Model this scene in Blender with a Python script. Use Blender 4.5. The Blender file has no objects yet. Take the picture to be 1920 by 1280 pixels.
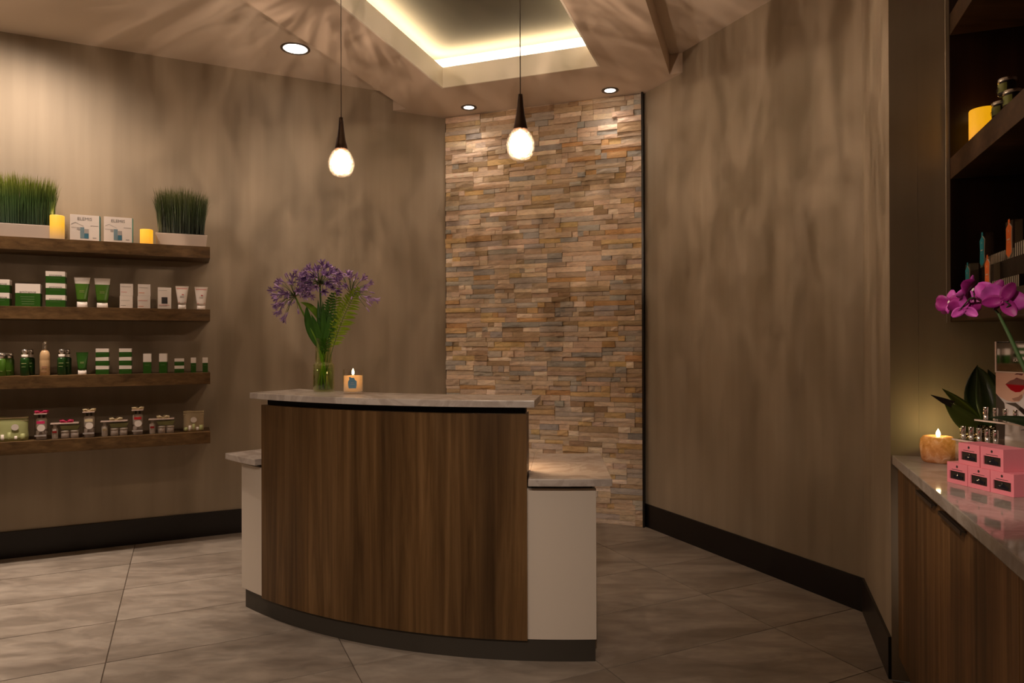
import bpy, bmesh, math, random
from math import sin, cos, pi, radians, sqrt, atan2, hypot
from mathutils import Vector, Matrix

# ---------------------------------------------------------------- camera
SC = bpy.context.scene
COL = SC.collection
EYE = 1.35
TH = 25.45                                   # direction of the left wall (degrees)
pitch, roll = radians(.20), radians(-.18)
cam = bpy.data.cameras.new('camera')
cam.sensor_width = 36; cam.lens = 24.19; cam.clip_start = .05; cam.clip_end = 60
camo = bpy.data.objects.new('camera', cam); COL.objects.link(camo)
fw = Vector((0, cos(pitch), sin(pitch))); up0 = Vector((0, -sin(pitch), cos(pitch))); rt0 = Vector((1, 0, 0))
rt = rt0*cos(roll)+up0*sin(roll); up = up0*cos(roll)-rt0*sin(roll)
m = Matrix((rt, up, -fw)).transposed().to_4x4(); m.translation = Vector((0, 0, EYE))
camo.matrix_world = m
SC.camera = camo

# ---------------------------------------------------------------- world and exposure
SC.view_settings.view_transform = 'Standard'
SC.view_settings.look = 'None'
SC.view_settings.exposure = 0.03
SC.view_settings.gamma = 1
SC.view_settings.use_curve_mapping = False
W = bpy.data.worlds.new('world'); SC.world = W; W.use_nodes = True
W.node_tree.nodes['Background'].inputs[0].default_value = (1, .8, .6, 1)
W.node_tree.nodes['Background'].inputs[1].default_value = .02

WARM = (1.0, .79, .63)
WARM2 = (1.0, .76, .61)
P_DOWN = 18      # each recessed downlight
P_BACK = 6       # downlights beside the stone
P_FILL_DOWN = 20      # unseen downlights added to light the desk front
P_PEND = 21      # pendant bulbs
P_COVE = 27     # led strips in the tray
P_FILL_SPOT = 105     # unseen spots behind the camera, added to light the desk

# ---------------------------------------------------------------- frames
A = radians(TH); NB = radians(TH-45)
K = Vector((-.541, 5.636))
SD = Vector((-cos(A), -sin(A))); ED = Vector((sin(A), -cos(A)))
UN = Vector((cos(NB), sin(NB))); UT = Vector((-sin(NB), cos(NB)))
def se(s, e, z=0.):
    p = K+SD*s+ED*e; return Vector((p.x, p.y, z))
def ut(u, t, z=0.):
    p = UN*u+UT*t; return Vector((p.x, p.y, z))
ROT_LEFT = A                # things on the left wall: local -y looks into the room
ROT_UT = NB                 # local x = u, local y = t
ROT_CAB = NB-pi/2           # local -y looks out of the cabinet wall

# ---------------------------------------------------------------- materials
def new_mat(name, base=(.5, .5, .5), rough=.5, metal=0., spec=.5, emit=None, estr=0., trans=0., ior=1.45, coat=0.):
    mt = bpy.data.materials.new(name); mt.use_nodes = True
    b = mt.node_tree.nodes['Principled BSDF']
    b.inputs['Base Color'].default_value = (*base, 1)
    b.inputs['Roughness'].default_value = rough
    b.inputs['Metallic'].default_value = metal
    b.inputs['Specular IOR Level'].default_value = spec
    b.inputs['IOR'].default_value = ior
    b.inputs['Transmission Weight'].default_value = trans
    b.inputs['Coat Weight'].default_value = coat
    if emit: b.inputs['Emission Color'].default_value = (*emit, 1); b.inputs['Emission Strength'].default_value = estr
    return mt
def nodes(mt): return mt.node_tree.nodes, mt.node_tree.links, mt.node_tree.nodes['Principled BSDF']
def coords(mt, kind, scale, rot=(0, 0, 0), loc=(0, 0, 0)):
    N, L, b = nodes(mt)
    if kind == 'World': src = N.new('ShaderNodeNewGeometry').outputs['Position']
    else: src = N.new('ShaderNodeTexCoord').outputs[kind]
    mp = N.new('ShaderNodeMapping'); mp.inputs['Scale'].default_value = scale; mp.inputs['Rotation'].default_value = rot; mp.inputs['Location'].default_value = loc
    L.new(src, mp.inputs['Vector']); return mp.outputs['Vector']
def noise(mt, vec, scale, detail=3, rough=.5, dist=0.):
    N, L, b = nodes(mt); n = N.new('ShaderNodeTexNoise')
    n.inputs['Scale'].default_value = scale; n.inputs['Detail'].default_value = detail
    n.inputs['Roughness'].default_value = rough; n.inputs['Distortion'].default_value = dist
    L.new(vec, n.inputs['Vector']); return n.outputs['Fac']
def ramp(mt, fac, stops):
    N, L, b = nodes(mt); r = N.new('ShaderNodeValToRGB'); L.new(fac, r.inputs['Fac'])
    e = r.color_ramp.elements
    while len(e) < len(stops): e.new(.5)
    for i, (p, c) in enumerate(stops): e[i].position = p; e[i].color = (*c, 1)
    return r.outputs['Color']
def mixc(mt, a, b_, fac=.5, mode='MIX'):
    N, L, b = nodes(mt); x = N.new('ShaderNodeMix'); x.data_type = 'RGBA'; x.blend_type = mode
    if hasattr(fac, 'links') or not isinstance(fac, (int, float)): L.new(fac, x.inputs[0])
    else: x.inputs[0].default_value = fac
    for inp, v in ((x.inputs[6], a), (x.inputs[7], b_)):
        if isinstance(v, tuple): inp.default_value = (*v, 1)
        else: L.new(v, inp)
    return x.outputs[2]
def bump(mt, fac, strength=.2, dist=.002):
    N, L, b = nodes(mt); n = N.new('ShaderNodeBump'); n.inputs['Strength'].default_value = strength; n.inputs['Distance'].default_value = dist
    L.new(fac, n.inputs['Height']); L.new(n.outputs['Normal'], b.inputs['Normal'])

def wall_mat(name, c):
    mt = new_mat(name, c, .62, spec=.3)
    v = coords(mt, 'World', (9, 9, .5)); f = noise(mt, v, 1.2, 3)
    c2 = tuple(x*.93 for x in c); c3 = tuple(min(1, x*1.06) for x in c)
    nodes(mt)[1].new(ramp(mt, f, [(.35, c2), (.65, c3)]), nodes(mt)[2].inputs['Base Color'])
    f2 = noise(mt, coords(mt, 'World', (60, 60, 60)), 1, 4); bump(mt, f2, .08, .001)
    return mt
M = {}
M['wall'] = wall_mat('taupe_wallcovering', (.36, .298, .220))
M['ceiling'] = new_mat('ceiling_paint', (.70, .60, .50), .75, spec=.2)
M['soffit'] = new_mat('soffit_paint', (.62, .51, .41), .7, spec=.2)
M['tray'] = new_mat('tray_paint', (.78, .72, .62), .8, spec=.2)
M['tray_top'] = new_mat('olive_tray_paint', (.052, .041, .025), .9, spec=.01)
M['base'] = new_mat('dark_baseboard', (.012, .009, .008), .35)
M['black'] = new_mat('black_gap', (.01, .008, .007), .8)
M['grout'] = new_mat('grout', (.10, .075, .055), .9)

def floor_mat():
    mt = new_mat('porcelain_tile', (.3, .26, .22), .42, spec=.4)
    N, L, b = nodes(mt)
    oi = N.new('ShaderNodeObjectInfo')
    g = N.new('ShaderNodeNewGeometry')
    sc = N.new('ShaderNodeVectorMath'); sc.operation = 'SCALE'; sc.inputs[0].default_value = (7, 13, 3); L.new(oi.outputs['Random'], sc.inputs['Scale'])
    ad = N.new('ShaderNodeVectorMath'); L.new(g.outputs['Position'], ad.inputs[0]); L.new(sc.outputs[0], ad.inputs[1])
    mp = N.new('ShaderNodeMapping'); mp.inputs['Rotation'].default_value = (0, 0, radians(-40)); mp.inputs['Scale'].default_value = (1, 2.6, 1)
    L.new(ad.outputs[0], mp.inputs['Vector'])
    f = noise(mt, mp.outputs[0], 1.3, 5, .55, 1.4)
    c = ramp(mt, f, [(.30, (.225, .185, .15)), (.47, (.29, .245, .20)), (.53, (.34, .29, .24)), (.72, (.385, .335, .28))])
    f2 = noise(mt, mp.outputs[0], 7, 6, .6, .6)
    c2 = ramp(mt, f2, [(.35, (.82, .82, .82)), (.65, (1.1, 1.1, 1.1))])
    L.new(mixc(mt, c, c2, 1., 'MULTIPLY'), b.inputs['Base Color'])
    L.new(ramp(mt, f2, [(.3, (.36, .36, .36)), (.7, (.55, .55, .55))]), b.inputs['Roughness'])
    bump(mt, f2, .06, .002)
    return mt
M['tile'] = floor_mat()

def wood_mat(name, dark, mid, light, scale=(1, 1, 1), grain=1., rough=.42, horiz=None):
    mt = new_mat(name, mid, rough, spec=.35)
    N, L, b = nodes(mt)
    if horiz is None: v = coords(mt, 'World', (22*grain, 22*grain, .9))
    else: v = coords(mt, 'World', (2, 30*grain, 40*grain), rot=(0, 0, -horiz))
    f = noise(mt, v, 1.0, 6, .62, .5)
    if horiz is None: v2 = coords(mt, 'World', (5, 5, .35))
    else: v2 = coords(mt, 'World', (.6, 5, 14), rot=(0, 0, -horiz))
    f2 = noise(mt, v2, 1.2, 3, .5, .3)
    c = ramp(mt, f, [(.3, dark), (.5, mid), (.72, light)])
    c2 = ramp(mt, f2, [(.3, (.62, .6, .58)), (.7, (1.22, 1.18, 1.12))])
    L.new(mixc(mt, c, c2, 1., 'MULTIPLY'), b.inputs['Base Color'])
    bump(mt, f, .12, .001)
    return mt
M['wood'] = wood_mat('walnut_panel', (.062, .031, .010), (.125, .068, .025), (.21, .122, .052))
M['wood_shelf'] = wood_mat('walnut_shelf', (.065, .036, .014), (.115, .066, .027), (.17, .103, .045), horiz=A)
M['wood_cab'] = wood_mat('walnut_cabinet', (.070, .035, .012), (.145, .075, .028), (.24, .14, .060), grain=1.3)
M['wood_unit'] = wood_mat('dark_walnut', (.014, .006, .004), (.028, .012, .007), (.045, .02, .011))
M['wood_board'] = wood_mat('walnut_board', (.038, .021, .010), (.066, .036, .018), (.10, .055, .028), horiz=NB+pi/2)

def stone_top(k=1.):
    mt = new_mat('honed_marble', (.5, .42, .35), .22, spec=.5)
    N, L, b = nodes(mt)
    f = noise(mt, coords(mt, 'World', (1, 1, 1)), 5, 6, .6, 1.6)
    L.new(ramp(mt, f, [(.3, (.38*k, .32*k, .28*k)), (.48, (.49*k, .425*k, .38*k)), (.53, (.58*k, .52*k, .47*k)), (.7, (.52*k, .455*k, .41*k))]), b.inputs['Base Color'])
    return mt
M['marble'] = stone_top()
M['marble2'] = stone_top(.78); M['marble2'].name = 'polished_marble'
M['marble2'].node_tree.nodes['Principled BSDF'].inputs['Roughness'].default_value = .06
M['champagne'] = new_mat('champagne_laminate', (.68, .60, .51), .42, metal=.0)
M['kick'] = new_mat('grey_kickplate', (.055, .047, .037), .45, metal=.2)

def ledger_mat():
    mt = new_mat('ledger_stone', (.4, .33, .25), .82, spec=.25)
    N, L, b = nodes(mt)
    at = N.new('ShaderNodeAttribute'); at.attribute_name = 'tint'
    f = noise(mt, coords(mt, 'World', (14, 14, 40)), 1.4, 5, .62, .8)
    c2 = ramp(mt, f, [(.3, (.78, .74, .70)), (.5, (1, 1, 1)), (.7, (1.16, 1.12, 1.05))])
    L.new(mixc(mt, at.outputs['Color'], c2, 1., 'MULTIPLY'), b.inputs['Base Color'])
    bump(mt, f, .6, .006)
    return mt
M['ledger'] = ledger_mat()

def glass_mat(name, tint=(1, 1, 1), gloss=.12, rough=.03):
    mt = bpy.data.materials.new(name); mt.use_nodes = True
    N = mt.node_tree.nodes; L = mt.node_tree.links; N.clear()
    o = N.new('ShaderNodeOutputMaterial'); t = N.new('ShaderNodeBsdfTransparent'); g = N.new('ShaderNodeBsdfGlossy')
    t.inputs[0].default_value = (*tint, 1); g.inputs['Roughness'].default_value = rough; g.inputs[0].default_value = (1, .97, .92, 1)
    fr = N.new('ShaderNodeLayerWeight'); fr.inputs['Blend'].default_value = .35
    ma = N.new('ShaderNodeMath'); ma.operation = 'MULTIPLY_ADD'; ma.inputs[1].default_value = .55; ma.inputs[2].default_value = gloss*.4
    L.new(fr.outputs['Facing'], ma.inputs[0])
    mx = N.new('ShaderNodeMixShader'); L.new(ma.outputs[0], mx.inputs[0]); L.new(t.outputs[0], mx.inputs[1]); L.new(g.outputs[0], mx.inputs[2])
    L.new(mx.outputs[0], o.inputs[0]); return mt
M['glass'] = glass_mat('clear_glass')
M['glass_green'] = glass_mat('green_tinted_glass', (.90, .96, .74))
M['acetate'] = glass_mat('clear_acetate', (.96, .95, .93), .42, .10)
M['water'] = glass_mat('water', (.84, .93, .62), .05)
def crackle():
    mt = glass_mat('crackled_glass', (1, .96, .90), .3, .12)
    N = mt.node_tree.nodes; L = mt.node_tree.links
    v = N.new('ShaderNodeTexVoronoi'); v.feature = 'DISTANCE_TO_EDGE'; v.inputs['Scale'].default_value = 60
    tc = N.new('ShaderNodeTexCoord'); L.new(tc.outputs['Object'], v.inputs['Vector'])
    bp = N.new('ShaderNodeBump'); bp.inputs['Strength'].default_value = .9; bp.inputs['Distance'].default_value = .004
    L.new(v.outputs['Distance'], bp.inputs['Height'])
    for n in N:
        if n.type == 'BSDF_GLOSSY': L.new(bp.outputs['Normal'], n.inputs['Normal'])
    return mt
M['crackle'] = crackle()
def pmat(key, *a, **k): M[key] = new_mat(key, *a, **k); return M[key]
def glow_gas():
    mt = bpy.data.materials.new('bulb_glow'); mt.use_nodes = True
    N = mt.node_tree.nodes; L = mt.node_tree.links; N.clear()
    o = N.new('ShaderNodeOutputMaterial'); t = N.new('ShaderNodeBsdfTransparent'); e = N.new('ShaderNodeEmission'); a = N.new('ShaderNodeAddShader')
    e.inputs[0].default_value = (1, .84, .66, 1); e.inputs[1].default_value = 5
    L.new(t.outputs[0], a.inputs[0]); L.new(e.outputs[0], a.inputs[1]); L.new(a.outputs[0], o.inputs[0]); return mt
M['bulb_glow'] = glow_gas()
pmat('lens_glow', (1, 1, 1), .5, emit=(1, .93, .84), estr=9)
pmat('flame', (1, .8, .4), .5, emit=(1, .72, .34), estr=22)
pmat('bronze', (.045, .022, .013), .32, metal=.6)
pmat('cord', (.10, .07, .05), .5)
pmat('ring', (.10, .075, .055), .5)
pmat('white', (.78, .70, .64), .45)
pmat('planter', (.62, .52, .45), .5)
pmat('green', (.022, .085, .008), .35)
pmat('green_light', (.06, .15, .012), .35)
pmat('green_dark', (.012, .055, .008), .3)
pmat('teal', (.02, .20, .20), .4)
pmat('blue_pic', (.19, .28, .32), .5)
pmat('blue_dark', (.05, .17, .25), .5)
pmat('grey_pic', (.40, .36, .34), .5)
pmat('grey_text', (.22, .20, .19), .6)
pmat('ink', (.03, .025, .025), .6)
pmat('cream', (.55, .36, .19), .35)
pmat('cream_dark', (.30, .16, .09), .5)
pmat('silver', (.75, .70, .66), .2, metal=.9)
pmat('chrome', (.85, .82, .8), .08, metal=1.)
pmat('darkmetal', (.10, .08, .065), .3, metal=.8)
pmat('pink_stripe', (.70, .18, .16), .5)
pmat('red', (.50, .02, .025), .45)
pmat('magenta', (.60, .03, .12), .4)
pmat('ribbon_cream', (.70, .58, .36), .4)
pmat('pale_jar', (.52, .43, .38), .35)
pmat('print_green', (.10, .17, .06), .5)
pmat('pale_green', (.38, .40, .17), .5)
pmat('kraft', (.40, .31, .19), .7)
pmat('pink_box', (.80, .24, .30), .5)
pmat('olive', (.20, .22, .04), .5)
pmat('orchid_stem', (.035, .075, .02), .4)
pmat('lips_matte', (.36, .008, .016), .7)
pmat('soil', (.02, .015, .008), .9)
pmat('tag_teal', (.02, .27, .33), .5)
pmat('tag_orange', (.80, .17, .025), .5)
pmat('tag_edge', (.70, .60, .50), .5)
pmat('stripe', (.42, .38, .30), .5)
pmat('gloss_black', (.012, .012, .018), .08)
pmat('smoke', (.030, .022, .018), .2)
pmat('wax_white', (.80, .62, .42), .5)
pmat('stem', (.20, .40, .03), .4)
pmat('stem_dark', (.05, .12, .02), .4)
pmat('leaf', (.05, .17, .018), .4)
pmat('leaf_fern', (.26, .40, .015), .45)
pmat('leaf_mid', (.045, .075, .022), .28)
pmat('leaf_dark', (.012, .020, .008), .28)
pmat('leaf_olive', (.09, .125, .018), .35)
pmat('leaf_tip', (.022, .014, .010), .5)
pmat('node_brown', (.30, .12, .04), .5)
pmat('skin_print', (.62, .36, .27), .3)
pmat('skin_print_dark', (.30, .14, .10), .3)
pmat('lip_print', (.36, .006, .012), .8, spec=.1)
pmat('lip_print_dark', (.12, .004, .008), .25)
pmat('hair_print', (.02, .010, .008), .3)
pmat('paper_print', (.62, .56, .55), .35)
pmat('mirror', (.75, .72, .70), .03, metal=1.)
pmat('acrylic_edge', (.70, .55, .48), .2)

def petal_mat(name, c1, c2):
    mt = new_mat(name, c1, .5)
    N, L, b = nodes(mt)
    f = noise(mt, coords(mt, 'Object', (30, 30, 30)), 1, 2)
    L.new(ramp(mt, f, [(.35, c1), (.65, c2)]), b.inputs['Base Color'])
    b.inputs['Subsurface Weight'].default_value = .0
    return mt
M['violet'] = petal_mat('violet_petal', (.30, .17, .46), (.52, .36, .66))
M['violet_dark'] = petal_mat('dark_violet_petal', (.17, .09, .31), (.34, .21, .50))
M['orchid'] = petal_mat('orchid_petal', (.46, .04, .34), (.58, .10, .46))
M['orchid_dark'] = petal_mat('orchid_petal_dark', (.26, .01, .15), (.34, .025, .22))

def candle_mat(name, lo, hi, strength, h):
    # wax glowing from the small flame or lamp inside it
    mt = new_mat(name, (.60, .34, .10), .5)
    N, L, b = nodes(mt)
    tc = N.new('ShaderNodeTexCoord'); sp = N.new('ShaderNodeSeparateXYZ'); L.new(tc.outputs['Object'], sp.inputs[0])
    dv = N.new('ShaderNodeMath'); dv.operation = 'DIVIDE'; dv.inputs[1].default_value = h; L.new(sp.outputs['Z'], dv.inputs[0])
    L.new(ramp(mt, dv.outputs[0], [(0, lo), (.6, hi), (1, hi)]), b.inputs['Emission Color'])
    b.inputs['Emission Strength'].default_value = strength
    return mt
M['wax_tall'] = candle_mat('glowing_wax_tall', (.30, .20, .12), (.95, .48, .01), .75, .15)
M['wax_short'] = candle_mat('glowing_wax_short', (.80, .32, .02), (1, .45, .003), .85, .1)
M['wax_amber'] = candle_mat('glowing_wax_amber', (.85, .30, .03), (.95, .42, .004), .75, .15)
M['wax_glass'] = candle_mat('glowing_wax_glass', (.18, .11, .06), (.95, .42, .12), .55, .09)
def salt():
    mt = new_mat('salt_rock', (.50, .20, .08), .5)
    N, L, b = nodes(mt)
    f = noise(mt, coords(mt, 'Object', (1, 1, 1)), 30, 6, .6, 1.0)
    c = ramp(mt, f, [(.3, (.30, .07, .02)), (.5, (.50, .19, .07)), (.7, (.66, .36, .22))])
    L.new(c, b.inputs['Base Color'])
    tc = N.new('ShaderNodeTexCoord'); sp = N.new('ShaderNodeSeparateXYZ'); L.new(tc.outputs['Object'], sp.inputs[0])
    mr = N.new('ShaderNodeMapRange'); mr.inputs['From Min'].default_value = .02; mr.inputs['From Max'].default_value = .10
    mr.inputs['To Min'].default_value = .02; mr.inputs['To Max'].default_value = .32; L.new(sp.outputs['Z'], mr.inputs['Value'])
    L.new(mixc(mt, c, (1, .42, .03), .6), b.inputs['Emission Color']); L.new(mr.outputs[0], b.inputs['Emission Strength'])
    bump(mt, f, .7, .01)
    return mt
M['salt'] = salt()
def mercury():
    mt = new_mat('mercury_glass', (.30, .24, .14), .12, metal=1.)
    N, L, b = nodes(mt)
    v = N.new('ShaderNodeTexVoronoi'); v.inputs['Scale'].default_value = 130
    tc = N.new('ShaderNodeTexCoord'); L.new(tc.outputs['Object'], v.inputs['Vector'])
    L.new(ramp(mt, v.outputs['Distance'], [(.3, (.95, .85, .55)), (.5, (.15, .11, .05))]), b.inputs['Base Color'])
    bump(mt, v.outputs['Distance'], 1., .01)
    return mt
M['mercury'] = mercury()
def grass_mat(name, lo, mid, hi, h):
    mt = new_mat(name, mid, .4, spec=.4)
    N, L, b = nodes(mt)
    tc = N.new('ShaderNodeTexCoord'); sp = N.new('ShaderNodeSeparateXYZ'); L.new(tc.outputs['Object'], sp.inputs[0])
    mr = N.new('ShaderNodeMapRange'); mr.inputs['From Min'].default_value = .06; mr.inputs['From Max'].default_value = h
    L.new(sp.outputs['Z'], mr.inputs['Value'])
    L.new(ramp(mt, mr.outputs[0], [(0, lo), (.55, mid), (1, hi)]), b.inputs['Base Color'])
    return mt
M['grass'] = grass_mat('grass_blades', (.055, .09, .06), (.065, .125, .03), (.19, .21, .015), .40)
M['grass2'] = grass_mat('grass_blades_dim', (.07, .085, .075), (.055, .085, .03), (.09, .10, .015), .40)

# ---------------------------------------------------------------- mesh helpers
class MB:
    def __init__(s): s.v = []; s.f = []; s.m = []; s.sm = []; s.mats = []
    def mi(s, mat):
        if mat is None: return 0
        if mat not in s.mats: s.mats.append(mat)
        return s.mats.index(mat)
    def add(s, vs, fs, mat=None, smooth=False):
        o = len(s.v); s.v += [tuple(v) for v in vs]; k = s.mi(mat)
        for f in fs: s.f.append([o+i for i in f]); s.m.append(k); s.sm.append(smooth)
        return s
    def box(s, x0, x1, y0, y1, z0, z1, mat=None, X=None):
        vs = [(x, y, z) for z in (z0, z1) for y in (y0, y1) for x in (x0, x1)]
        if X: vs = [tuple(X @ Vector(v)) for v in vs]
        return s.add(vs, [(0, 2, 3, 1), (4, 5, 7, 6), (0, 1, 5, 4), (2, 6, 7, 3), (0, 4, 6, 2), (1, 3, 7, 5)], mat)
    def frustum(s, w0, d0, w1, d1, z0, z1, mat=None, cx=0, cy=0):
        vs = [(cx+x*w, cy+y*d, z) for z, w, d in ((z0, w0/2, d0/2), (z1, w1/2, d1/2)) for y in (-1, 1) for x in (-1, 1)]
        return s.add(vs, [(0, 2, 3, 1), (4, 5, 7, 6), (0, 1, 5, 4), (2, 6, 7, 3), (0, 4, 6, 2), (1, 3, 7, 5)], mat)
    def prism(s, poly, z0, z1, mat=None):
        n = len(poly); vs = [(x, y, z0) for x, y in poly]+[(x, y, z1) for x, y in poly]
        return s.add(vs, [tuple(range(n))[::-1], tuple(range(n, 2*n))]+[(i, (i+1) % n, n+(i+1) % n, n+i) for i in range(n)], mat)
    def plate(s, poly, y0, y1, mat=None, cx=0, cz=0):     # polygon in x-z, thickness along y
        n = len(poly); vs = [(cx+x, y0, cz+z) for x, z in poly]+[(cx+x, y1, cz+z) for x, z in poly]
        return s.add(vs, [tuple(range(n)), tuple(range(n, 2*n))[::-1]]+[(i, n+i, n+(i+1) % n, (i+1) % n) for i in range(n)], mat)
    def lathe(s, prof, mat=None, n=24, cx=0, cy=0, smooth=True, sx=1, sy=1, cap=True):
        vs = []; fs = []
        for r, z in prof:
            for i in range(n): a = 2*pi*i/n; vs.append((cx+r*cos(a)*sx, cy+r*sin(a)*sy, z))
        for j in range(len(prof)-1):
            for i in range(n): fs.append((j*n+i, j*n+(i+1) % n, (j+1)*n+(i+1) % n, (j+1)*n+i))
        if cap:
            if prof[0][0] > 1e-5: fs.append(tuple(range(n))[::-1])
            if prof[-1][0] > 1e-5: fs.append(tuple(range((len(prof)-1)*n, len(prof)*n)))
        return s.add(vs, fs, mat, smooth)
    def tube(s, pts, r, mat=None, n=8, smooth=True):
        pts = [Vector(p) for p in pts]; rs = r if isinstance(r, (list, tuple)) else [r]*len(pts)
        vs = []; fs = []; ref = None
        for i, p in enumerate(pts):
            d = (pts[min(i+1, len(pts)-1)]-pts[max(i-1, 0)]).normalized()
            if ref is None: ref = Vector((0, 0, 1)) if abs(d.z) < .9 else Vector((1, 0, 0))
            a = (ref-d*ref.dot(d)).normalized(); b = d.cross(a); ref = a
            for k in range(n): t = 2*pi*k/n; vs.append(p+(a*cos(t)+b*sin(t))*rs[i])
        for i in range(len(pts)-1):
            for k in range(n): fs.append((i*n+k, i*n+(k+1) % n, (i+1)*n+(k+1) % n, (i+1)*n+k))
        fs.append(tuple(range(n))[::-1]); fs.append(tuple(range((len(pts)-1)*n, len(pts)*n)))
        return s.add(vs, fs, mat, smooth)
    def strip(s, pts, ws, side, mat=None, cup=0., th=.0006, smooth=True):
        # a leaf: centre line pts, half widths ws, side vector, cupped across, with real thickness
        pts = [Vector(p) for p in pts]; side = Vector(side).normalized(); vs = []; n = len(pts)
        for lay in (0, 1):
            for i, p in enumerate(pts):
                d = (pts[min(i+1, n-1)]-pts[max(i-1, 0)]).normalized()
                sv = (side-d*side.dot(d)).normalized(); nn = sv.cross(d)
                o = nn*(th*lay)
                for q in (-1, -.5, 0, .5, 1): vs.append(p+sv*(q*ws[i])+nn*(cup*ws[i]*(q*q))+o)
        fs = []; o2 = 5*n
        for i in range(n-1):
            for k in range(4):
                a = i*5+k; fs.append((a, a+1, a+6, a+5)); fs.append((o2+a, o2+a+5, o2+a+6, o2+a+1))
            fs.append((i*5, i*5+5, o2+i*5+5, o2+i*5)); fs.append((i*5+4, o2+i*5+4, o2+i*5+9, i*5+9))
        return s.add(vs, fs, mat, smooth)
    def mesh(s, name, mat=None, bevel=0.):
        me = bpy.data.meshes.new(name); me.from_pydata(s.v, [], s.f)
        ms = s.mats or ([mat] if mat else [])
        for x in ms: me.materials.append(x)
        me.polygons.foreach_set('material_index', s.m); me.polygons.foreach_set('use_smooth', s.sm)
        me.update()
        if bevel > 0:
            bm = bmesh.new(); bm.from_mesh(me)
            ed = [e for e in bm.edges if len(e.link_faces) == 2 and e.calc_face_angle(0) > .5]
            bmesh.ops.bevel(bm, geom=ed, offset=bevel, segments=2, affect='EDGES', profile=.6, clamp_overlap=True)
            bm.to_mesh(me); bm.free()
        return me
    def build(s, name, mat=None, parent=None, loc=None, rz=0., bevel=0.):
        o = bpy.data.objects.new(name, s.mesh(name, mat, bevel)); COL.objects.link(o)
        if parent: o.parent = parent
        if loc is not None: o.location = loc
        if rz: o.rotation_euler = (0, 0, rz)
        return o
def tag(o, label, cat, group=None, kind=None):
    if label: o['label'] = label
    if cat: o['category'] = cat
    if group: o['group'] = group
    if kind: o['kind'] = kind
    return o
def thing(name, loc, rz, label, cat, group=None):
    o = bpy.data.objects.new(name, None); o.empty_display_size = .05; COL.objects.link(o)
    o.location = loc; o.rotation_euler = (0, 0, rz)
    return tag(o, label, cat, group)
def structure(o): o['kind'] = 'structure'; return o
def stuff(o): o['kind'] = 'stuff'; return o
def dup(root, loc, rz, label=None, name=None):
    r = root.copy(); COL.objects.link(r); r.location = loc; r.rotation_euler = (0, 0, rz)
    if label: r['label'] = label
    for ch in root.children:
        c = ch.copy(); COL.objects.link(c); c.parent = r
        for g in ch.children:
            d = g.copy(); COL.objects.link(d); d.parent = c
    return r
def lettering(name, txt, size, mat, parent, loc, rot=(pi/2, 0, 0), align='CENTER', ext=.0002):
    cu = bpy.data.curves.new(name, 'FONT'); cu.body = txt; cu.size = size; cu.align_x = align; cu.extrude = ext; cu.resolution_u = 2
    tmp = bpy.data.objects.new(name, cu); COL.objects.link(tmp)
    dg = bpy.context.evaluated_depsgraph_get(); me = bpy.data.meshes.new_from_object(tmp.evaluated_get(dg))
    bpy.data.objects.remove(tmp); me.materials.clear(); me.materials.append(mat); me.name = name
    o = bpy.data.objects.new(name, me); COL.objects.link(o); o.parent = parent; o.location = loc; o.rotation_euler = rot
    return o
def add_light(kind, name, parent, loc, power, color, rot=None, size=.05, spot=None, blend=.5, size_y=None):
    l = bpy.data.lights.new(name, kind); l.energy = power; l.color = color
    if kind == 'AREA':
        l.size = size
        if size_y: l.shape = 'RECTANGLE'; l.size_y = size_y
    else: l.shadow_soft_size = size
    if kind == 'SPOT': l.spot_size = spot; l.spot_blend = blend
    o = bpy.data.objects.new(name, l); COL.objects.link(o); o.parent = parent; o.location = loc
    if rot: o.rotation_euler = rot
    return o
def clip(poly, a, b, c):          # keep a*x+b*y >= c
    out = []
    for i in range(len(poly)):
        p, q = poly[i], poly[(i+1) % len(poly)]
        dp, dq = a*p[0]+b*p[1]-c, a*q[0]+b*q[1]-c
        if dp >= 0: out.append(p)
        if (dp >= 0) != (dq >= 0):
            t = dp/(dp-dq); out.append((p[0]+(q[0]-p[0])*t, p[1]+(q[1]-p[1])*t))
    return out

# ================================================================= THE ROOM
CEIL, SOFF, TRAYZ = 3.34, 3.20, 3.48
R2 = sqrt(.5)
Kc = (-2.396, 5.13); C2 = (-.777, 5.13); C3 = (.506, 3.846); C4 = (.506, 3.112)
A1 = (1.06, 3.112); A2 = (1.06, -2.0); Bp = (-1.77, -2.0); Dp = (-5.65, 1.88)
def uw(p): v = ut(*p); return (v.x, v.y)

def wall_seg(name, p, q, mat, z0=0, z1=CEIL+.02, th=.10, ext0=0, ext1=0):
    # p->q with the room on the right-hand side; thickness goes outwards (left)
    P = Vector(uw(p)); Q = Vector(uw(q)); d = (Q-P).normalized(); n = Vector((-d.y, d.x))
    P = P-d*ext0; Q = Q+d*ext1
    b = MB(); poly = [(P.x, P.y), (Q.x, Q.y), (Q.x+n.x*th, Q.y+n.y*th), (P.x+n.x*th, P.y+n.y*th)]
    b.prism(poly, z0, z1); o = b.build(name, mat); structure(o); return o
def base_seg(name, p, q, h=.17, th=.012, ext0=0, ext1=0):
    P = Vector(uw(p)); Q = Vector(uw(q)); d = (Q-P).normalized(); n = Vector((d.y, -d.x))
    P = P-d*ext0; Q = Q+d*ext1
    poly = [(P.x, P.y), (P.x+n.x*th, P.y+n.y*th), (Q.x+n.x*th, Q.y+n.y*th), (Q.x, Q.y)]
    b = MB(); b.prism(poly, 0.0, h); o = b.build(name, M['base'], bevel=.002); structure(o); return o
wall_seg('wall_left', Dp, Kc, M['wall'], ext1=.03)
wall_back = wall_seg('wall_back', (Kc[0], Kc[1]+.0), (C2[0], C2[1]+.0), M['black'])
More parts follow.
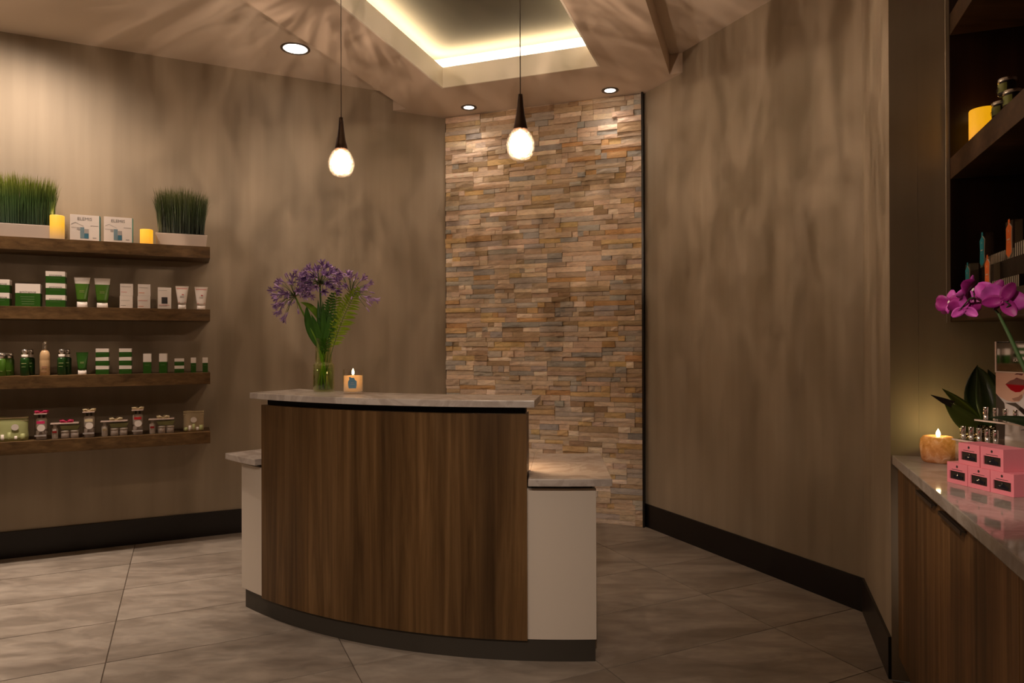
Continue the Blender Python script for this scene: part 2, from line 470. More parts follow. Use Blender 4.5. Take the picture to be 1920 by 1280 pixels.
wall_seg('wall_right', C2, C3, M['wall'])
wall_seg('wall_corner', C3, C4, M['wall'])
wall_seg('wall_alcove', C4, A1, M['wall'], ext0=-.1005)
wall_seg('wall_cabinet', A1, A2, M['wall'])
wall_seg('wall_rear', A2, Bp, M['wall'])
wall_seg('wall_entry', Bp, Dp, M['wall'])
base_seg('baseboard_left', Dp, Kc, ext1=-.05)
base_seg('baseboard_right', C2, C3, ext0=-.002, ext1=-.0)
base_seg('baseboard_corner', C3, C4)
base_seg('baseboard_rear', A2, Bp)
base_seg('baseboard_entry', Bp, Dp)

# floor: slab and tiles (0.94 x 0.486 m, parallel to the left wall, stacked)
b = MB(); b.prism([uw(p) for p in (Kc, C2, C3, C4, A1, A2, Bp, Dp)][::-1], -.06, -.004)
floor = b.build('floor', M['grout']); structure(floor)
s_edges = [-2.455+.943*i-.001 for i in range(-2, 9)]; s_edges = [2.238-.943*k for k in range(-3, 5)][::-1]
e_edges = [.470+.4865*k for k in range(-1, 16)]
g = .0022
tile_full = None
for i in range(len(s_edges)-1):
    for j in range(len(e_edges)-1):
        s0, s1, e0, e1 = s_edges[i]+g, s_edges[i+1]-g, e_edges[j]+g, e_edges[j+1]-g
        full = [(s0, e0), (s1, e0), (s1, e1), (s0, e1)]
        poly = clip(full, 0, 1, .0)                 # left wall
        poly = clip(poly, 1, 1, .0) if poly else poly   # stone wall
        poly = clip(poly, 1, 0, -1.144) if poly else poly
        # u <= .506 -> in (s,e): u = -2.396-.7071 s+.7071 e
        poly = clip(poly, R2, -R2, -2.396-.506) if poly else poly
        poly = clip(poly, -R2, -R2, -5.13-2.0) if poly else poly
        poly = clip(poly, -1, 0, -4.6) if poly else poly
        if len(poly) < 3: continue
        area = abs(sum(poly[k][0]*poly[(k+1) % len(poly)][1]-poly[(k+1) % len(poly)][0]*poly[k][1] for k in range(len(poly))))/2
        if area < .002: continue
        if len(poly) == 4 and area > .943*.4865*.985:
            if tile_full is None:
                bb = MB(); w = .943-2*g; d = .4865-2*g; bb.box(-w/2, w/2, -d/2, d/2, -.008, 0)
                tile_full = bb.mesh('tile', M['tile'], bevel=.0012)
            o = bpy.data.objects.new('tile', tile_full); COL.objects.link(o); o.parent = floor
            o.location = se((s0+s1)/2, (e0+e1)/2, 0); o.rotation_euler = (0, 0, A)
        else:
            pts = [se(*p) for p in poly]; c = sum(pts, Vector())/len(pts)
            bb = MB(); pp = [(p.x-c.x, p.y-c.y) for p in pts]
            ar = sum(pp[k][0]*pp[(k+1) % len(pp)][1]-pp[(k+1) % len(pp)][0]*pp[k][1] for k in range(len(pp)))
            if ar < 0: pp = pp[::-1]
            bb.prism(pp, -.008, 0); bb.build('tile', M['tile'], floor, loc=c)

# ceiling (3.34 m), dropped soffit (3.20 m) with lit tray
TU0, TU1, TT0, TT1 = -2.137, -.977, 1.55, 4.52      # tray opening
CV = .15                                            # cove set-back
room = [Kc, C2, C3, (.506, -2.0), Bp, Dp]
def room_clip(poly):
    for p, q in zip(room, room[1:]+room[:1]):
        d = (q[0]-p[0], q[1]-p[1]); a, b_ = d[1], -d[0]
        poly = clip(poly, a, b_, a*p[0]+b_*p[1])
        if not poly: return poly
    return poly
def slabs(b, outer, hole, z0, z1, clipf):
    u0, u1, t0, t1 = outer; hu0, hu1, ht0, ht1 = hole
    for r in ((u0, hu0, t0, t1), (hu1, u1, t0, t1), (hu0, hu1, t0, ht0), (hu0, hu1, ht1, t1)):
        if r[1]-r[0] < 1e-4 or r[3]-r[2] < 1e-4: continue
        poly = clipf([(r[0], r[2]), (r[1], r[2]), (r[1], r[3]), (r[0], r[3])])
        if len(poly) > 2: b.prism([uw(p) for p in poly], z0, z1)
b = MB(); hole = (TU0-CV, TU1+CV, TT0-CV, TT1+CV)
slabs(b, (-7, .506, -2.0, 5.2), hole, CEIL, CEIL+.10, room_clip)
b.prism([uw(p) for p in ((.506, -2), (1.06, -2), (1.06, 3.112), (.506, 3.112))], CEIL, CEIL+.10)
ceiling = b.build('ceiling', M['ceiling']); structure(ceiling)
b = MB()
SU0, SU1, ST = -2.588, -.555, 4.82
slabs(b, (SU0, SU1, -1.2, ST), (TU0, TU1, TT0, TT1), SOFF, CEIL-.001, room_clip)
poly = room_clip([(-5, ST), (2, ST), (2, 5.129), (-5, 5.129)]); b.prism([uw(p) for p in poly], SOFF, CEIL-.001)
b.build('soffit', M['soffit'], ceiling)
b = MB()   # tray: upper ceiling and the cove's outer sides
u0, u1, t0, t1 = hole
def ubox(b, u0, u1, t0, t1, z0, z1, mat=None): b.prism([uw(p) for p in ((u0, t0), (u1, t0), (u1, t1), (u0, t1))], z0, z1, mat)
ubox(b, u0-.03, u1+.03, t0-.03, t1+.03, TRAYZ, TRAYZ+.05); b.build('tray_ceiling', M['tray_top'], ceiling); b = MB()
for r in ((u0-.03, u0, t0-.03, t1+.03), (u1, u1+.03, t0-.03, t1+.03), (u0, u1, t0-.03, t0), (u0, u1, t1, t1+.03)): ubox(b, *r, CEIL+.001, TRAYZ)
b.build('tray_recess', M['tray'], ceiling)
b = MB()   # lighter fascia of the opening
th = .012
for r in ((TU0, TU0+th, TT0, TT1), (TU1-th, TU1, TT0, TT1), (TU0+th, TU1-th, TT0, TT0+th), (TU0+th, TU1-th, TT1-th, TT1)): ubox(b, *r, SOFF-.001, CEIL+.006)
b.build('tray_fascia', M['tray'], ceiling)
# led strips hidden in the cove
led = thing('led_strip', ut((TU0+TU1)/2, (TT0+TT1)/2, CEIL+.01), ROT_UT, 'warm white led strip lighting the recessed ceiling tray', 'light')
b = MB(); lu, lt = (TU1-TU0)/2+CV*.5, (TT1-TT0)/2+CV*.5
for x0, x1, y0, y1 in ((-lu-.006, -lu+.006, -lt, lt), (lu-.006, lu+.006, -lt, lt), (-lu, lu, -lt-.006, -lt+.006), (-lu, lu, lt-.006, lt+.006)): b.box(x0, x1, y0, y1, .002, .008)
b.build('strip', M['white'], led)
for (x, y, sx, sy) in ((-lu, 0, .02, 2*lt), (lu, 0, .02, 2*lt), (0, -lt, 2*lu, .02), (0, lt, 2*lu, .02)):
    add_light('AREA', 'led_light', led, (x, y, .02), P_COVE*max(sx, sy), (1, .90, .76), rot=(pi, 0, 0), size=sx, size_y=sy)

# stone wall ------------------------------------------------------
random.seed(11)
TINTS = [((.40, .315, .235), 20), ((.34, .265, .195), 17), ((.48, .39, .30), 14), ((.31, .28, .245), 13), ((.25, .24, .225), 7),
         ((.40, .29, .15), 10), ((.35, .22, .11), 4), ((.29, .215, .14), 10), ((.55, .46, .37), 7), ((.37, .31, .255), 10), ((.25, .18, .115), 5)]
def tint():
    r = random.uniform(0, sum(w for c, w in TINTS))
    for c, w in TINTS:
        r -= w
        if r <= 0: break
    k = random.uniform(.90, 1.12)*1.75; return tuple(x*k*random.uniform(.97, 1.03) for x in c)
def stone_geo(w, h, p):
    # rough split face; local x along the wall, -y towards the room, origin at back centre
    nx = 3 if w > .1 else 2
    xs = [-w/2+w*i/nx for i in range(nx+1)]; zs = [-h/2, -h*.08, h/2]; vs = []
    for z in zs:
        for x in xs:
            edge = .0025 if z in (zs[0], zs[2]) or x in (xs[0], xs[-1]) else 0
            vs.append((x, -p+edge+random.uniform(-.0028, .0028), z))
    n = len(xs); fs = []
    for j in range(2):
        for i in range(nx): fs.append((j*n+i, j*n+i+1, (j+1)*n+i+1, (j+1)*n+i))
    o = len(vs); rim = [i for i in range(n)]+[n+n-1]+[2*n+n-1-i for i in range(n)]+[n]
    vs += [(vs[i][0], 0, vs[i][2]) for i in rim]; k = len(rim)
    for q in range(k): a, b_ = rim[q], rim[(q+1) % k]; fs.append((b_, a, o+q, o+(q+1) % k))
    return vs, fs
stones = []
SW = C2[0]-Kc[0]      # 1.619
x_lo, x_hi = .012, SW-.016
PH = .152                                    # each ledger panel is about .15 m high and .31 m long, courses differ from panel to panel
z = 0.; band = 0
while z < SOFF-.004:
    ph = min(PH, SOFF-.002-z)
    off = ((band*7) % 5)/5*.3075
    seams = [x_lo]+[q for q in [off-.31+.3075*k+.012 for k in range(12)] if x_lo+.04 < q < x_hi-.04]+[x_hi]
    for a, c in zip(seams, seams[1:]):
        nr = 4 if ph > .10 else max(1, int(ph/.035)); hs = [random.uniform(.72, 1.3) for _ in range(nr)]; tot = sum(hs); zz = z
        for hh in hs:
            h = ph*hh/tot; x = a
            while x < c-.001:
                w = random.choice((.05, .08, .11, .15, .19, .24, .3075))*random.uniform(.85, 1.15)
                if c-x-w < .045: w = c-x
                stones.append((x, w, zz, h, random.uniform(.018, .031) if random.random() < .84 else random.uniform(.031, .040), tint())); x += w
            zz += h
    z += ph; band += 1
def set_tint(me, cols):
    at = me.attributes.new('tint', 'FLOAT_COLOR', 'POINT')
    flat = []
    for c in cols: flat += [c[0], c[1], c[2], 1]
    at.data.foreach_set('color', flat)
def stone_pos(x, zc): v = ut(Kc[0]+x, Kc[1]-.001, zc); return v
order = sorted(range(len(stones)), key=lambda i: -(stones[i][1]*stones[i][3]*(1 if stones[i][2] > 1.0 or (stones[i][0] > 1.1) else 0)))
alone = set(order[:300])
rest = MB(); rest_cols = []
for i, (x, w, z0, h, p, c) in enumerate(stones):
    gp = .0009
    vs, fs = stone_geo(w-gp*2, h-gp*2, p)
    if i in alone:
        q = MB(); q.add(vs, fs); me = q.mesh('stone', M['ledger']); set_tint(me, [c]*len(vs))
        o = bpy.data.objects.new('stone', me); COL.objects.link(o); o.parent = wall_back
        o.location = stone_pos(x+w/2, z0+h/2); o.rotation_euler = (0, 0, ROT_UT)
    else:
        rest.add([(v[0]+x+w/2, v[1], v[2]+z0+h/2) for v in vs], fs); rest_cols += [c]*len(vs)
me = rest.mesh('ledger_stones', M['ledger']); set_tint(me, rest_cols)
o = bpy.data.objects.new('ledger_stones', me); COL.objects.link(o); o.parent = wall_back; o.location = stone_pos(0, 0); o.rotation_euler = (0, 0, ROT_UT); stuff(o)
b = MB(); ubox(b, C2[0]-.015, C2[0]-.001, C2[1]-.048, C2[1]-.001, 0, SOFF-.001); structure(b.build('trim_1', M['base']))
b = MB(); ubox(b, Kc[0]+.0035+.04, Kc[0]+.0135+.04, Kc[1]-.05, Kc[1]-.044, 0, SOFF-.001)
# ================================================================= LIGHTS
def downlight(pos, label, r=.082, power=P_DOWN, lens=.062, spot=radians(118), aim=None):
    t = thing('downlight', pos, 0, label, 'ceiling light', 'recessed downlights')
    b = MB(); b.lathe([(r, 0), (r, -.004), (lens+.008, -.006), (lens, -.003), (lens, .0), ], n=32, cap=False); b.lathe([(lens, .0), (r, 0)], n=32, cap=False)
    b.build('trim_ring', M['ring'], t)
    b = MB(); b.lathe([(0, -.0025), (lens*.9, -.0025), (lens, -.0015)], n=32, cap=False); b.build('lens', M['lens_glow'], t)
    l = add_light('SPOT', 'downlight_lamp', t, (0, 0, -.02), power, WARM, size=.05, spot=spot, blend=1.)
    if aim: l.rotation_euler = Vector((aim.x, aim.y, -1)).to_track_quat('-Z', 'Y').to_euler()
    return t
downlight(se(1.258, .527, CEIL-.001), 'large round recessed downlight in the ceiling near the left wall', r=.096, lens=.078)
downlight(ut(-2.11, 4.951, SOFF-.001), 'small recessed downlight above the left part of the stone wall', r=.062, lens=.04, power=P_BACK)
downlight(ut(-.999, 4.971, SOFF-.001), 'small recessed downlight above the right part of the stone wall', r=.062, lens=.04, power=P_BACK)
downlight(se(2.86, .62, CEIL-.001), 'recessed downlight above the far end of the product shelves', r=.096, lens=.078, power=P_DOWN*6, spot=radians(162), aim=SD*.14-ED*.16)
downlight(se(2.9, .92, CEIL-.001), 'added narrow fill downlight over the floor in front of the product shelves', r=.096, lens=.078, power=P_DOWN*16, spot=radians(60))  # unseen extra lamp, added to brighten the floor patch by the shelves
downlight((-1.15, 1.25, SOFF-.001), 'added fill downlight in the soffit in front of the desk, left one', r=.062, lens=.04, power=P_FILL_DOWN, spot=radians(92))  # this and the next: unseen lamps added to fill the desk front
downlight((-.25, .95, SOFF-.001), 'added fill downlight in the soffit in front of the desk, right one', r=.062, lens=.04, power=P_FILL_DOWN, spot=radians(92))
downlight(se(4.1, 2.6, CEIL-.001), 'added fill downlight over the open floor far left of the desk', r=.096, lens=.078, power=P_DOWN*4, spot=radians(64))  # this and the next: unseen lamps added so bounce lifts the left ceiling
downlight(se(4.25, .9, CEIL-.001), 'added fill downlight in the far left corner of the room', r=.096, lens=.078, power=P_DOWN*5, spot=radians(70))

def fill_spot(pos, aim, label, power, spot):  # unseen spots, added to brighten the desk front and the pink boxes
    t = thing('fill_spotlight', pos, 0, label, 'spotlight', 'added fill spotlights')
    d = (Vector(aim)-Vector(pos)).normalized(); q = d.to_track_quat('-Z', 'Y')
    b = MB(); b.lathe([(.02, .10), (.045, .08), (.05, -.02), (.046, -.02), (.040, .0)], n=24, cap=False)
    b.v = [tuple(q @ Vector(v)) for v in b.v]; b.build('lamp_head', M['ring'], t)
    b = MB(); b.tube([(0, 0, .04), (0, 0, SOFF+.138-pos[2])], .01); b.build('stem', M['ring'], t)
    l = add_light('SPOT', 'fill_spot_lamp', t, d*.03, power, WARM, size=.06, spot=spot, blend=.8); l.rotation_euler = q.to_euler()
fill_spot((-1.35, -.75, 3.0), (-.85, 3.0, .55), 'left added fill spotlight behind the camera aimed at the desk', P_FILL_SPOT*.95, radians(36))
fill_spot((-.15, -1.0, 3.0), (-.15, 2.95, .55), 'right added fill spotlight behind the camera aimed at the desk', P_FILL_SPOT*1.8, radians(36))
fill_spot((-.9, .0, 3.0), (1.43, 2.12, .93), 'added narrow fill spotlight aimed at the pink boxes on the counter', 290, radians(13))

def pendant(x, y, zc, zceil, label):
    t = thing('pendant_lamp', (x, y, zc), 0, label, 'pendant lamp', 'glass drop pendants over the desk')
    s = 1.
    prof = [(.0, -.071), (.022, -.0705), (.040, -.066), (.055, -.050), (.0635, -.026), (.0655, -.004), (.060, .022), (.048, .046), (.034, .064), (.024, .076), (.021, .084)]
    b = MB(); b.lathe([(r*s, z*s) for r, z in prof], n=40, cap=False)
    b.lathe([(max(0, r-.005), z+(.004 if i < 3 else 0)) for i, (r, z) in enumerate(prof)][::-1], n=40, cap=False)
    b.build('glass_shade', M['crackle'], t)
    b = MB(); b.lathe([(.0, -.056), (.026, -.050), (.042, -.034), (.049, -.006), (.044, .020), (.032, .042), (.018, .056), (0, .062)], n=32); b.build('glowing_core', M['bulb_glow'], t)
    b = MB(); b.lathe([(.030, .058), (.033, .066), (.027, .095), (.020, .130), (.0145, .170), (.0115, .205), (.0105, .224), (.006, .226), (0, .226)], n=28)
    b.build('bronze_cap', M['bronze'], t)
    b = MB(); b.tube([(0, 0, .225), (0, 0, zceil-zc)], .0022, n=8); b.build('cord', M['cord'], t)
    b = MB(); b.lathe([(0, zceil-zc-.025), (.05, zceil-zc-.025), (.055, zceil-zc-.02), (.055, zceil-zc-.001), (0, zceil-zc-.001)], n=24); b.build('canopy', M['bronze'], t)
    l = add_light('POINT', 'pendant_light', t, (0, 0, -.002), P_PEND, WARM2, size=.010)
    # light leaving crackled glass is broken into long vertical streaks
    L_ = l.data; L_.use_nodes = True; N = L_.node_tree.nodes; K_ = L_.node_tree.links
    em = [n for n in N if n.type == 'EMISSION'][0]
    gg = N.new('ShaderNodeNewGeometry'); sp = N.new('ShaderNodeSeparateXYZ'); K_.new(gg.outputs['Incoming'], sp.inputs[0])
    at = N.new('ShaderNodeMath'); at.operation = 'ARCTAN2'; K_.new(sp.outputs['Y'], at.inputs[0]); K_.new(sp.outputs['X'], at.inputs[1])
    cb = N.new('ShaderNodeCombineXYZ')
    m1 = N.new('ShaderNodeMath'); m1.operation = 'MULTIPLY'; m1.inputs[1].default_value = 10.; K_.new(at.outputs[0], m1.inputs[0]); K_.new(m1.outputs[0], cb.inputs['X'])
    m2 = N.new('ShaderNodeMath'); m2.operation = 'MULTIPLY'; m2.inputs[1].default_value = 4.2; K_.new(sp.outputs['Z'], m2.inputs[0]); K_.new(m2.outputs[0], cb.inputs['Y'])
    cb.inputs['Z'].default_value = x*9
    ns = N.new('ShaderNodeTexNoise'); ns.inputs['Scale'].default_value = 1.; ns.inputs['Detail'].default_value = 3; ns.inputs['Roughness'].default_value = .55; ns.inputs['Distortion'].default_value = .5
    K_.new(cb.outputs[0], ns.inputs['Vector'])
    mr = N.new('ShaderNodeMapRange'); mr.inputs['From Min'].default_value = .38; mr.inputs['From Max'].default_value = .66; mr.inputs['To Min'].default_value = .25; mr.inputs['To Max'].default_value = 2.3
    K_.new(ns.outputs['Fac'], mr.inputs['Value']); 
    el = N.new('ShaderNodeMapRange'); el.inputs['From Min'].default_value = -.75; el.inputs['From Max'].default_value = .15; el.inputs['To Min'].default_value = .30; el.inputs['To Max'].default_value = 1.
    K_.new(sp.outputs['Z'], el.inputs['Value'])      # lamp output dimmed downwards, put in to keep the lower walls dark
    mu = N.new('ShaderNodeMath'); mu.operation = 'MULTIPLY'; K_.new(mr.outputs[0], mu.inputs[0]); K_.new(el.outputs[0], mu.inputs[1]); K_.new(mu.outputs[0], em.inputs['Strength'])
    return t
pendant(-.854, 3.45, 2.263, TRAYZ, 'clear glass drop pendant hanging in front of the taupe left wall')
pendant(.041, 3.10, 2.250, TRAYZ, 'clear glass drop pendant hanging in front of the stone wall')

# ================================================================= RECEPTION DESK
DC = Vector((.249, 5.351))
desk = thing('reception_desk', (DC.x, DC.y, 0), 0, 'curved reception desk with walnut front panel, champagne sides and pale marble tops', 'desk')
def arc(R, a0, a1, n): return [(R*cos(radians(a0+(a1-a0)*i/n)), R*sin(radians(a0+(a1-a0)*i/n))) for i in range(n+1)]
def sector(b, r0, r1, a0, a1, z0, z1, n=28, mat=None, a0i=None, a1i=None):
    out = arc(r1, a0, a1, n); inn = arc(r0, a0 if a0i is None else a0i, a1 if a1i is None else a1i, n)
    m_ = n+1; vs = [(x, y, z0) for x, y in out]+[(x, y, z0) for x, y in inn]+[(x, y, z1) for x, y in out]+[(x, y, z1) for x, y in inn]
    fs = []
    for i in range(n):
        fs += [(i, m_+i, m_+i+1, i+1), (2*m_+i, 2*m_+i+1, 3*m_+i+1, 3*m_+i), (i, i+1, 2*m_+i+1, 2*m_+i), (m_+i, 3*m_+i, 3*m_+i+1, m_+i+1)]
    fs += [(0, 2*m_, 3*m_, m_), (n, m_+n, 3*m_+n, 2*m_+n)]
    b.add(vs, fs, mat)
b = MB(); sector(b, 1.95, 2.423, -132.2, -87.6, 0, .095, 40); b.build('kick_plate', M['kick'], desk)
b = MB(); sector(b, 1.86, 2.430, -132.9, -127.4, .095, .735, 6); b.build('side_panel', M['champagne'], desk, bevel=.0015)
b = MB(); sector(b, 1.86, 2.430, -94.6, -87.5, .095, .735, 8); b.build('side_panel', M['champagne'], desk, bevel=.0015)
b = MB(); sector(b, 1.90, 2.415, -132.6, -87.8, .736, .752, 30); b.build('reveal', M['kick'], desk)
b = MB(); sector(b, 1.88, 2.40, -127.4, -94.6, .095, .735, 24); b.build('carcass', M['champagne'], desk)
b = MB(); sector(b, 2.28, 2.447, -127.6, -94.4, .096, 1.052, 32); b.build('front_panel', M['wood'], desk)
b = MB(); sector(b, 2.30, 2.42, -127.3, -94.6, 1.053, 1.082, 30); b.build('shadow_gap', M['black'], desk)
b = MB(); sector(b, 1.80, 2.478, -134.9, -127.75, .753, .785, 10); b.build('worktop', M['marble'], desk, bevel=.004)
b = MB(); sector(b, 1.80, 2.478, -94.25, -86.1, .753, .785, 10, a1i=-83.4); b.build('worktop', M['marble'], desk, bevel=.004)
b = MB(); sector(b, 1.80, 2.279, -127.75, -94.25, .753, .785, 24); b.build('worktop', M['marble'], desk)
b = MB(); sector(b, 2.165, 2.482, -128.7, -93.6, 1.083, 1.113, 36, a0i=-129.8, a1i=-93.1); b.build('counter_top', M['marble'], desk, bevel=.003)
b = MB(); sector(b, 2.20, 2.23, -120, -96, 1.070, 1.082, 10); tl = b.build('added_task_light', M['white'], desk)  # unseen strip, added for the warm light low on the stone
for a_ in (-112, -99):
    l = add_light('AREA', 'added_task_lamp', desk, (2.19*cos(radians(a_)), 2.19*sin(radians(a_)), 1.06), 3.5, (1, .62, .34), size=.3, size_y=.03)
    l.rotation_euler = (radians(48), 0, radians(a_)+pi/2+pi)

# ================================================================= LEFT WALL SHELVES
SHELF_Z = [2.008, 1.588, 1.165, .768]
S_END = 1.778; S_FAR = 3.55; SDEP = .28
for i, z in enumerate(SHELF_Z):
    nm = ['topmost floating walnut shelf holding grass planters and white boxes', 'second floating walnut shelf from the top with green and white skincare',
          'third floating walnut shelf from the top with small green bottles', 'lowest floating walnut shelf holding beribboned gift sets'][i]
    o = MB().box(-(S_FAR-S_END)/2, (S_FAR-S_END)/2, -SDEP, -.001, -.078, 0).build('floating_shelf', M['wood_shelf'], bevel=.0015)
    o.location = se((S_FAR+S_END)/2, 0, z); o.rotation_euler = (0, 0, A)
    tag(o, nm, 'shelf', 'floating shelves on the left wall')
def spot_(s, e, shelf): return se(s, e, SHELF_Z[shelf]+.0005)

def grass_planter(s, w, shelf, label, mat, h, n, seed, flare=.07, e=.15, d=.13):
    t = thing('grass_planter', spot_(s, e, shelf), ROT_LEFT, label, 'potted grass', 'grass planters')
    b = MB(); hh = .086
    b.frustum(w*.95, d*.9, w, d, 0, hh); b.build('trough', M['planter'], t, bevel=.004)
    b = MB(); b.box(-w*.46, w*.46, -d*.42, d*.42, hh, hh+.004); b.build('soil', M['soil'], t)
    rnd = random.Random(seed); b = MB()
    for k in range(n):
        x = rnd.uniform(-1, 1); y = rnd.uniform(-1, 1); L_ = h*rnd.uniform(.72, 1.0)*(1-.08*abs(x))
        x0 = x*w*.44; y0 = y*d*.38; dx = x*flare*rnd.uniform(.2, .7)+rnd.gauss(0, .008); dy = y*.035+rnd.gauss(0, .006)
        if y > .2: dy = min(dy, .03)
        r = .0016*rnd.uniform(.7, 1.4); a = rnd.uniform(0, pi)
        px, py = cos(a)*r, sin(a)*r
        vs = []
        for f_, g_ in ((0, 1), (.5, .95), (.85, .7)):
            cx, cy, cz = x0+dx*f_**1.6, y0+dy*f_**1.6, hh+L_*f_
            vs += [(cx-px*g_, cy-py*g_, cz), (cx+px*g_, cy+py*g_, cz), (cx-py*g_*.5, cy+px*g_*.5, cz)]
        vs.append((x0+dx*1.15, y0+dy*1.1, hh+L_))
        fs = []
        for q in (0, 3): fs += [(q, q+1, q+4, q+3), (q+1, q+2, q+5, q+4), (q+2, q, q+3, q+5)]
        fs += [(6, 7, 9), (7, 8, 9), (8, 6, 9)]
        b.add(vs, fs)
    stuff(b.build('grass', mat, t)); return t
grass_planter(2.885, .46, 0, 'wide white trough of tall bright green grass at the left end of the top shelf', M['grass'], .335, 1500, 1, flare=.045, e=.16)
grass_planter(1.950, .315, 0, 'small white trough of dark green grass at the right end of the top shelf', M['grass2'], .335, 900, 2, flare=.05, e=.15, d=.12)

def pillar_candle(loc, rz, r, h, mat, label, group, power=.25):
    t = thing('pillar_candle', loc, rz, label, 'candle', group)
    b = MB(); b.lathe([(r*.98, 0), (r, .003), (r, h-.004), (r*.96, h), (r*.80, h-.002), (r*.55, h-.012), (0, h-.013)], n=36); b.build('wax', mat, t)
    b = MB(); b.tube([(0, 0, h-.014), (.001, 0, h+.002)], .0012, n=6); b.build('wick', M['ink'], t)
    add_light('POINT', 'candle_light', t, (0, 0, h+.02), power, (1, .55, .18), size=.012)
    return t
pillar_candle(spot_(2.652, .215, 0), ROT_LEFT, .0395, .152, M['wax_tall'], 'taller glowing yellow pillar candle beside the left grass trough', 'pillar candles on the top shelf')
pillar_candle(spot_(2.158, .215, 0), ROT_LEFT, .0385, .098, M['wax_short'], 'shorter glowing yellow pillar candle between the white boxes and right grass trough', 'pillar candles on the top shelf')

# white gift boxes with the printed picture
def gift_box(s, label):
    t = thing('gift_box', spot_(s, .195, 0), ROT_LEFT, label, 'box', 'white gift boxes on the top shelf')
    w, h, d = .162, .166, .06
    MB().box(-w/2, w/2-.003, -d/2, d/2, 0, h).build('carton', M['white'], t, bevel=.001)
    b = MB(); b.box(w/2-.003, w/2, -d/2+.0005, d/2, 0, h); b.box(-w/2, w/2-.003, -d/2-.0006, -d/2, 0, .004); b.build('teal_side', M['teal'], t)
    y = -d/2-.0008
    lettering('lettering', 'ELEMIS', .027, M['grey_text'], t, (-.002, y, h-.034))
    b = MB()
    b.box(-.026, -.004, y, y+.0006, .018, .088, M['blue_pic']); b.box(-.003, .020, y, y+.0006, .018, .050, M['blue_dark'])
    b.box(-.003, .020, y, y+.0006, .050, .078, M['grey_pic'])
    b.box(.042, .062, y, y+.0006, .020, .026, M['grey_pic'])
    b.box(-.074, -.028, y, y+.0006, .084, .0865, M['grey_pic']); b.plate([(-.074, .104), (-.052, .116), (-.030, .104), (-.008, .094), (-.008, .096), (-.030, .1065), (-.052, .119), (-.074, .107)], y, y+.0006, M['grey_pic'])
    b.box(.030, .072, y, y+.0006, .098, .102, M['grey_pic']); b.box(-.044, -.028, y, y+.0006, .070, .084, M['grey_pic'])
    b.build('printed_picture', M['blue_pic'], t)
    return t
gb = gift_box(2.502, 'left one of the two white gift boxes with a blue bottle picture')
dup(gb, spot_(2.318, .195, 0), ROT_LEFT, 'right one of the two white gift boxes with a blue bottle picture')

# cartons: white upper band over green
def carton(s, w, h, shelf, label, group, d=.07, band=.42, z=0., e=.225, txt=None, lines=1, base=None, name='skincare_carton', rz=0.):
    t = thing(name, spot_(s, e, shelf)+Vector((0, 0, z)), ROT_LEFT+rz, label, 'carton', group)
    zb = h*(1-band)
    MB().box(-w/2, w/2, -d/2, d/2, 0, zb).build('green_body', base or M['green'], t, bevel=.0006)
    MB().box(-w/2, w/2, -d/2, d/2, zb, h).build('white_band', M['white'], t, bevel=.0006)
    y = -d/2-.0005
    if txt: lettering('lettering', txt, min(h*.24, w*.24, .022), M['grey_text'], t, (0, y, zb+.0015))
    b = MB()
    for k in range(lines): b.box(-w*.30+.02*w*k, w*.26, y, y+.0004, zb*.70-k*zb*.18, zb*.70-k*zb*.18+max(.0012, zb*.05))
    b.build('print_line', M['print_green'], t)
    return t
GR = 'green and white cartons on the second shelf'
for k, (z_, w_) in enumerate(((0, .097), (.0805, .099))):
    carton(2.938, w_, .079, 1, ['lower', 'upper'][k]+' green and white carton of the stack at the left end of the second shelf', GR, z=z_, txt='eminence')
carton(2.797, .127, .138, 1, 'large square green and white carton standing alone on the second shelf', GR, band=.42, txt='eminence', lines=4)
for k in range(3):
    carton(2.655, .102, .0725, 1, ['lowest', 'middle', 'topmost'][k]+' green and white carton of the three stacked on the second shelf', GR, z=k*.0735, txt='eminence', rz=(.0, .01, -.01)[k])

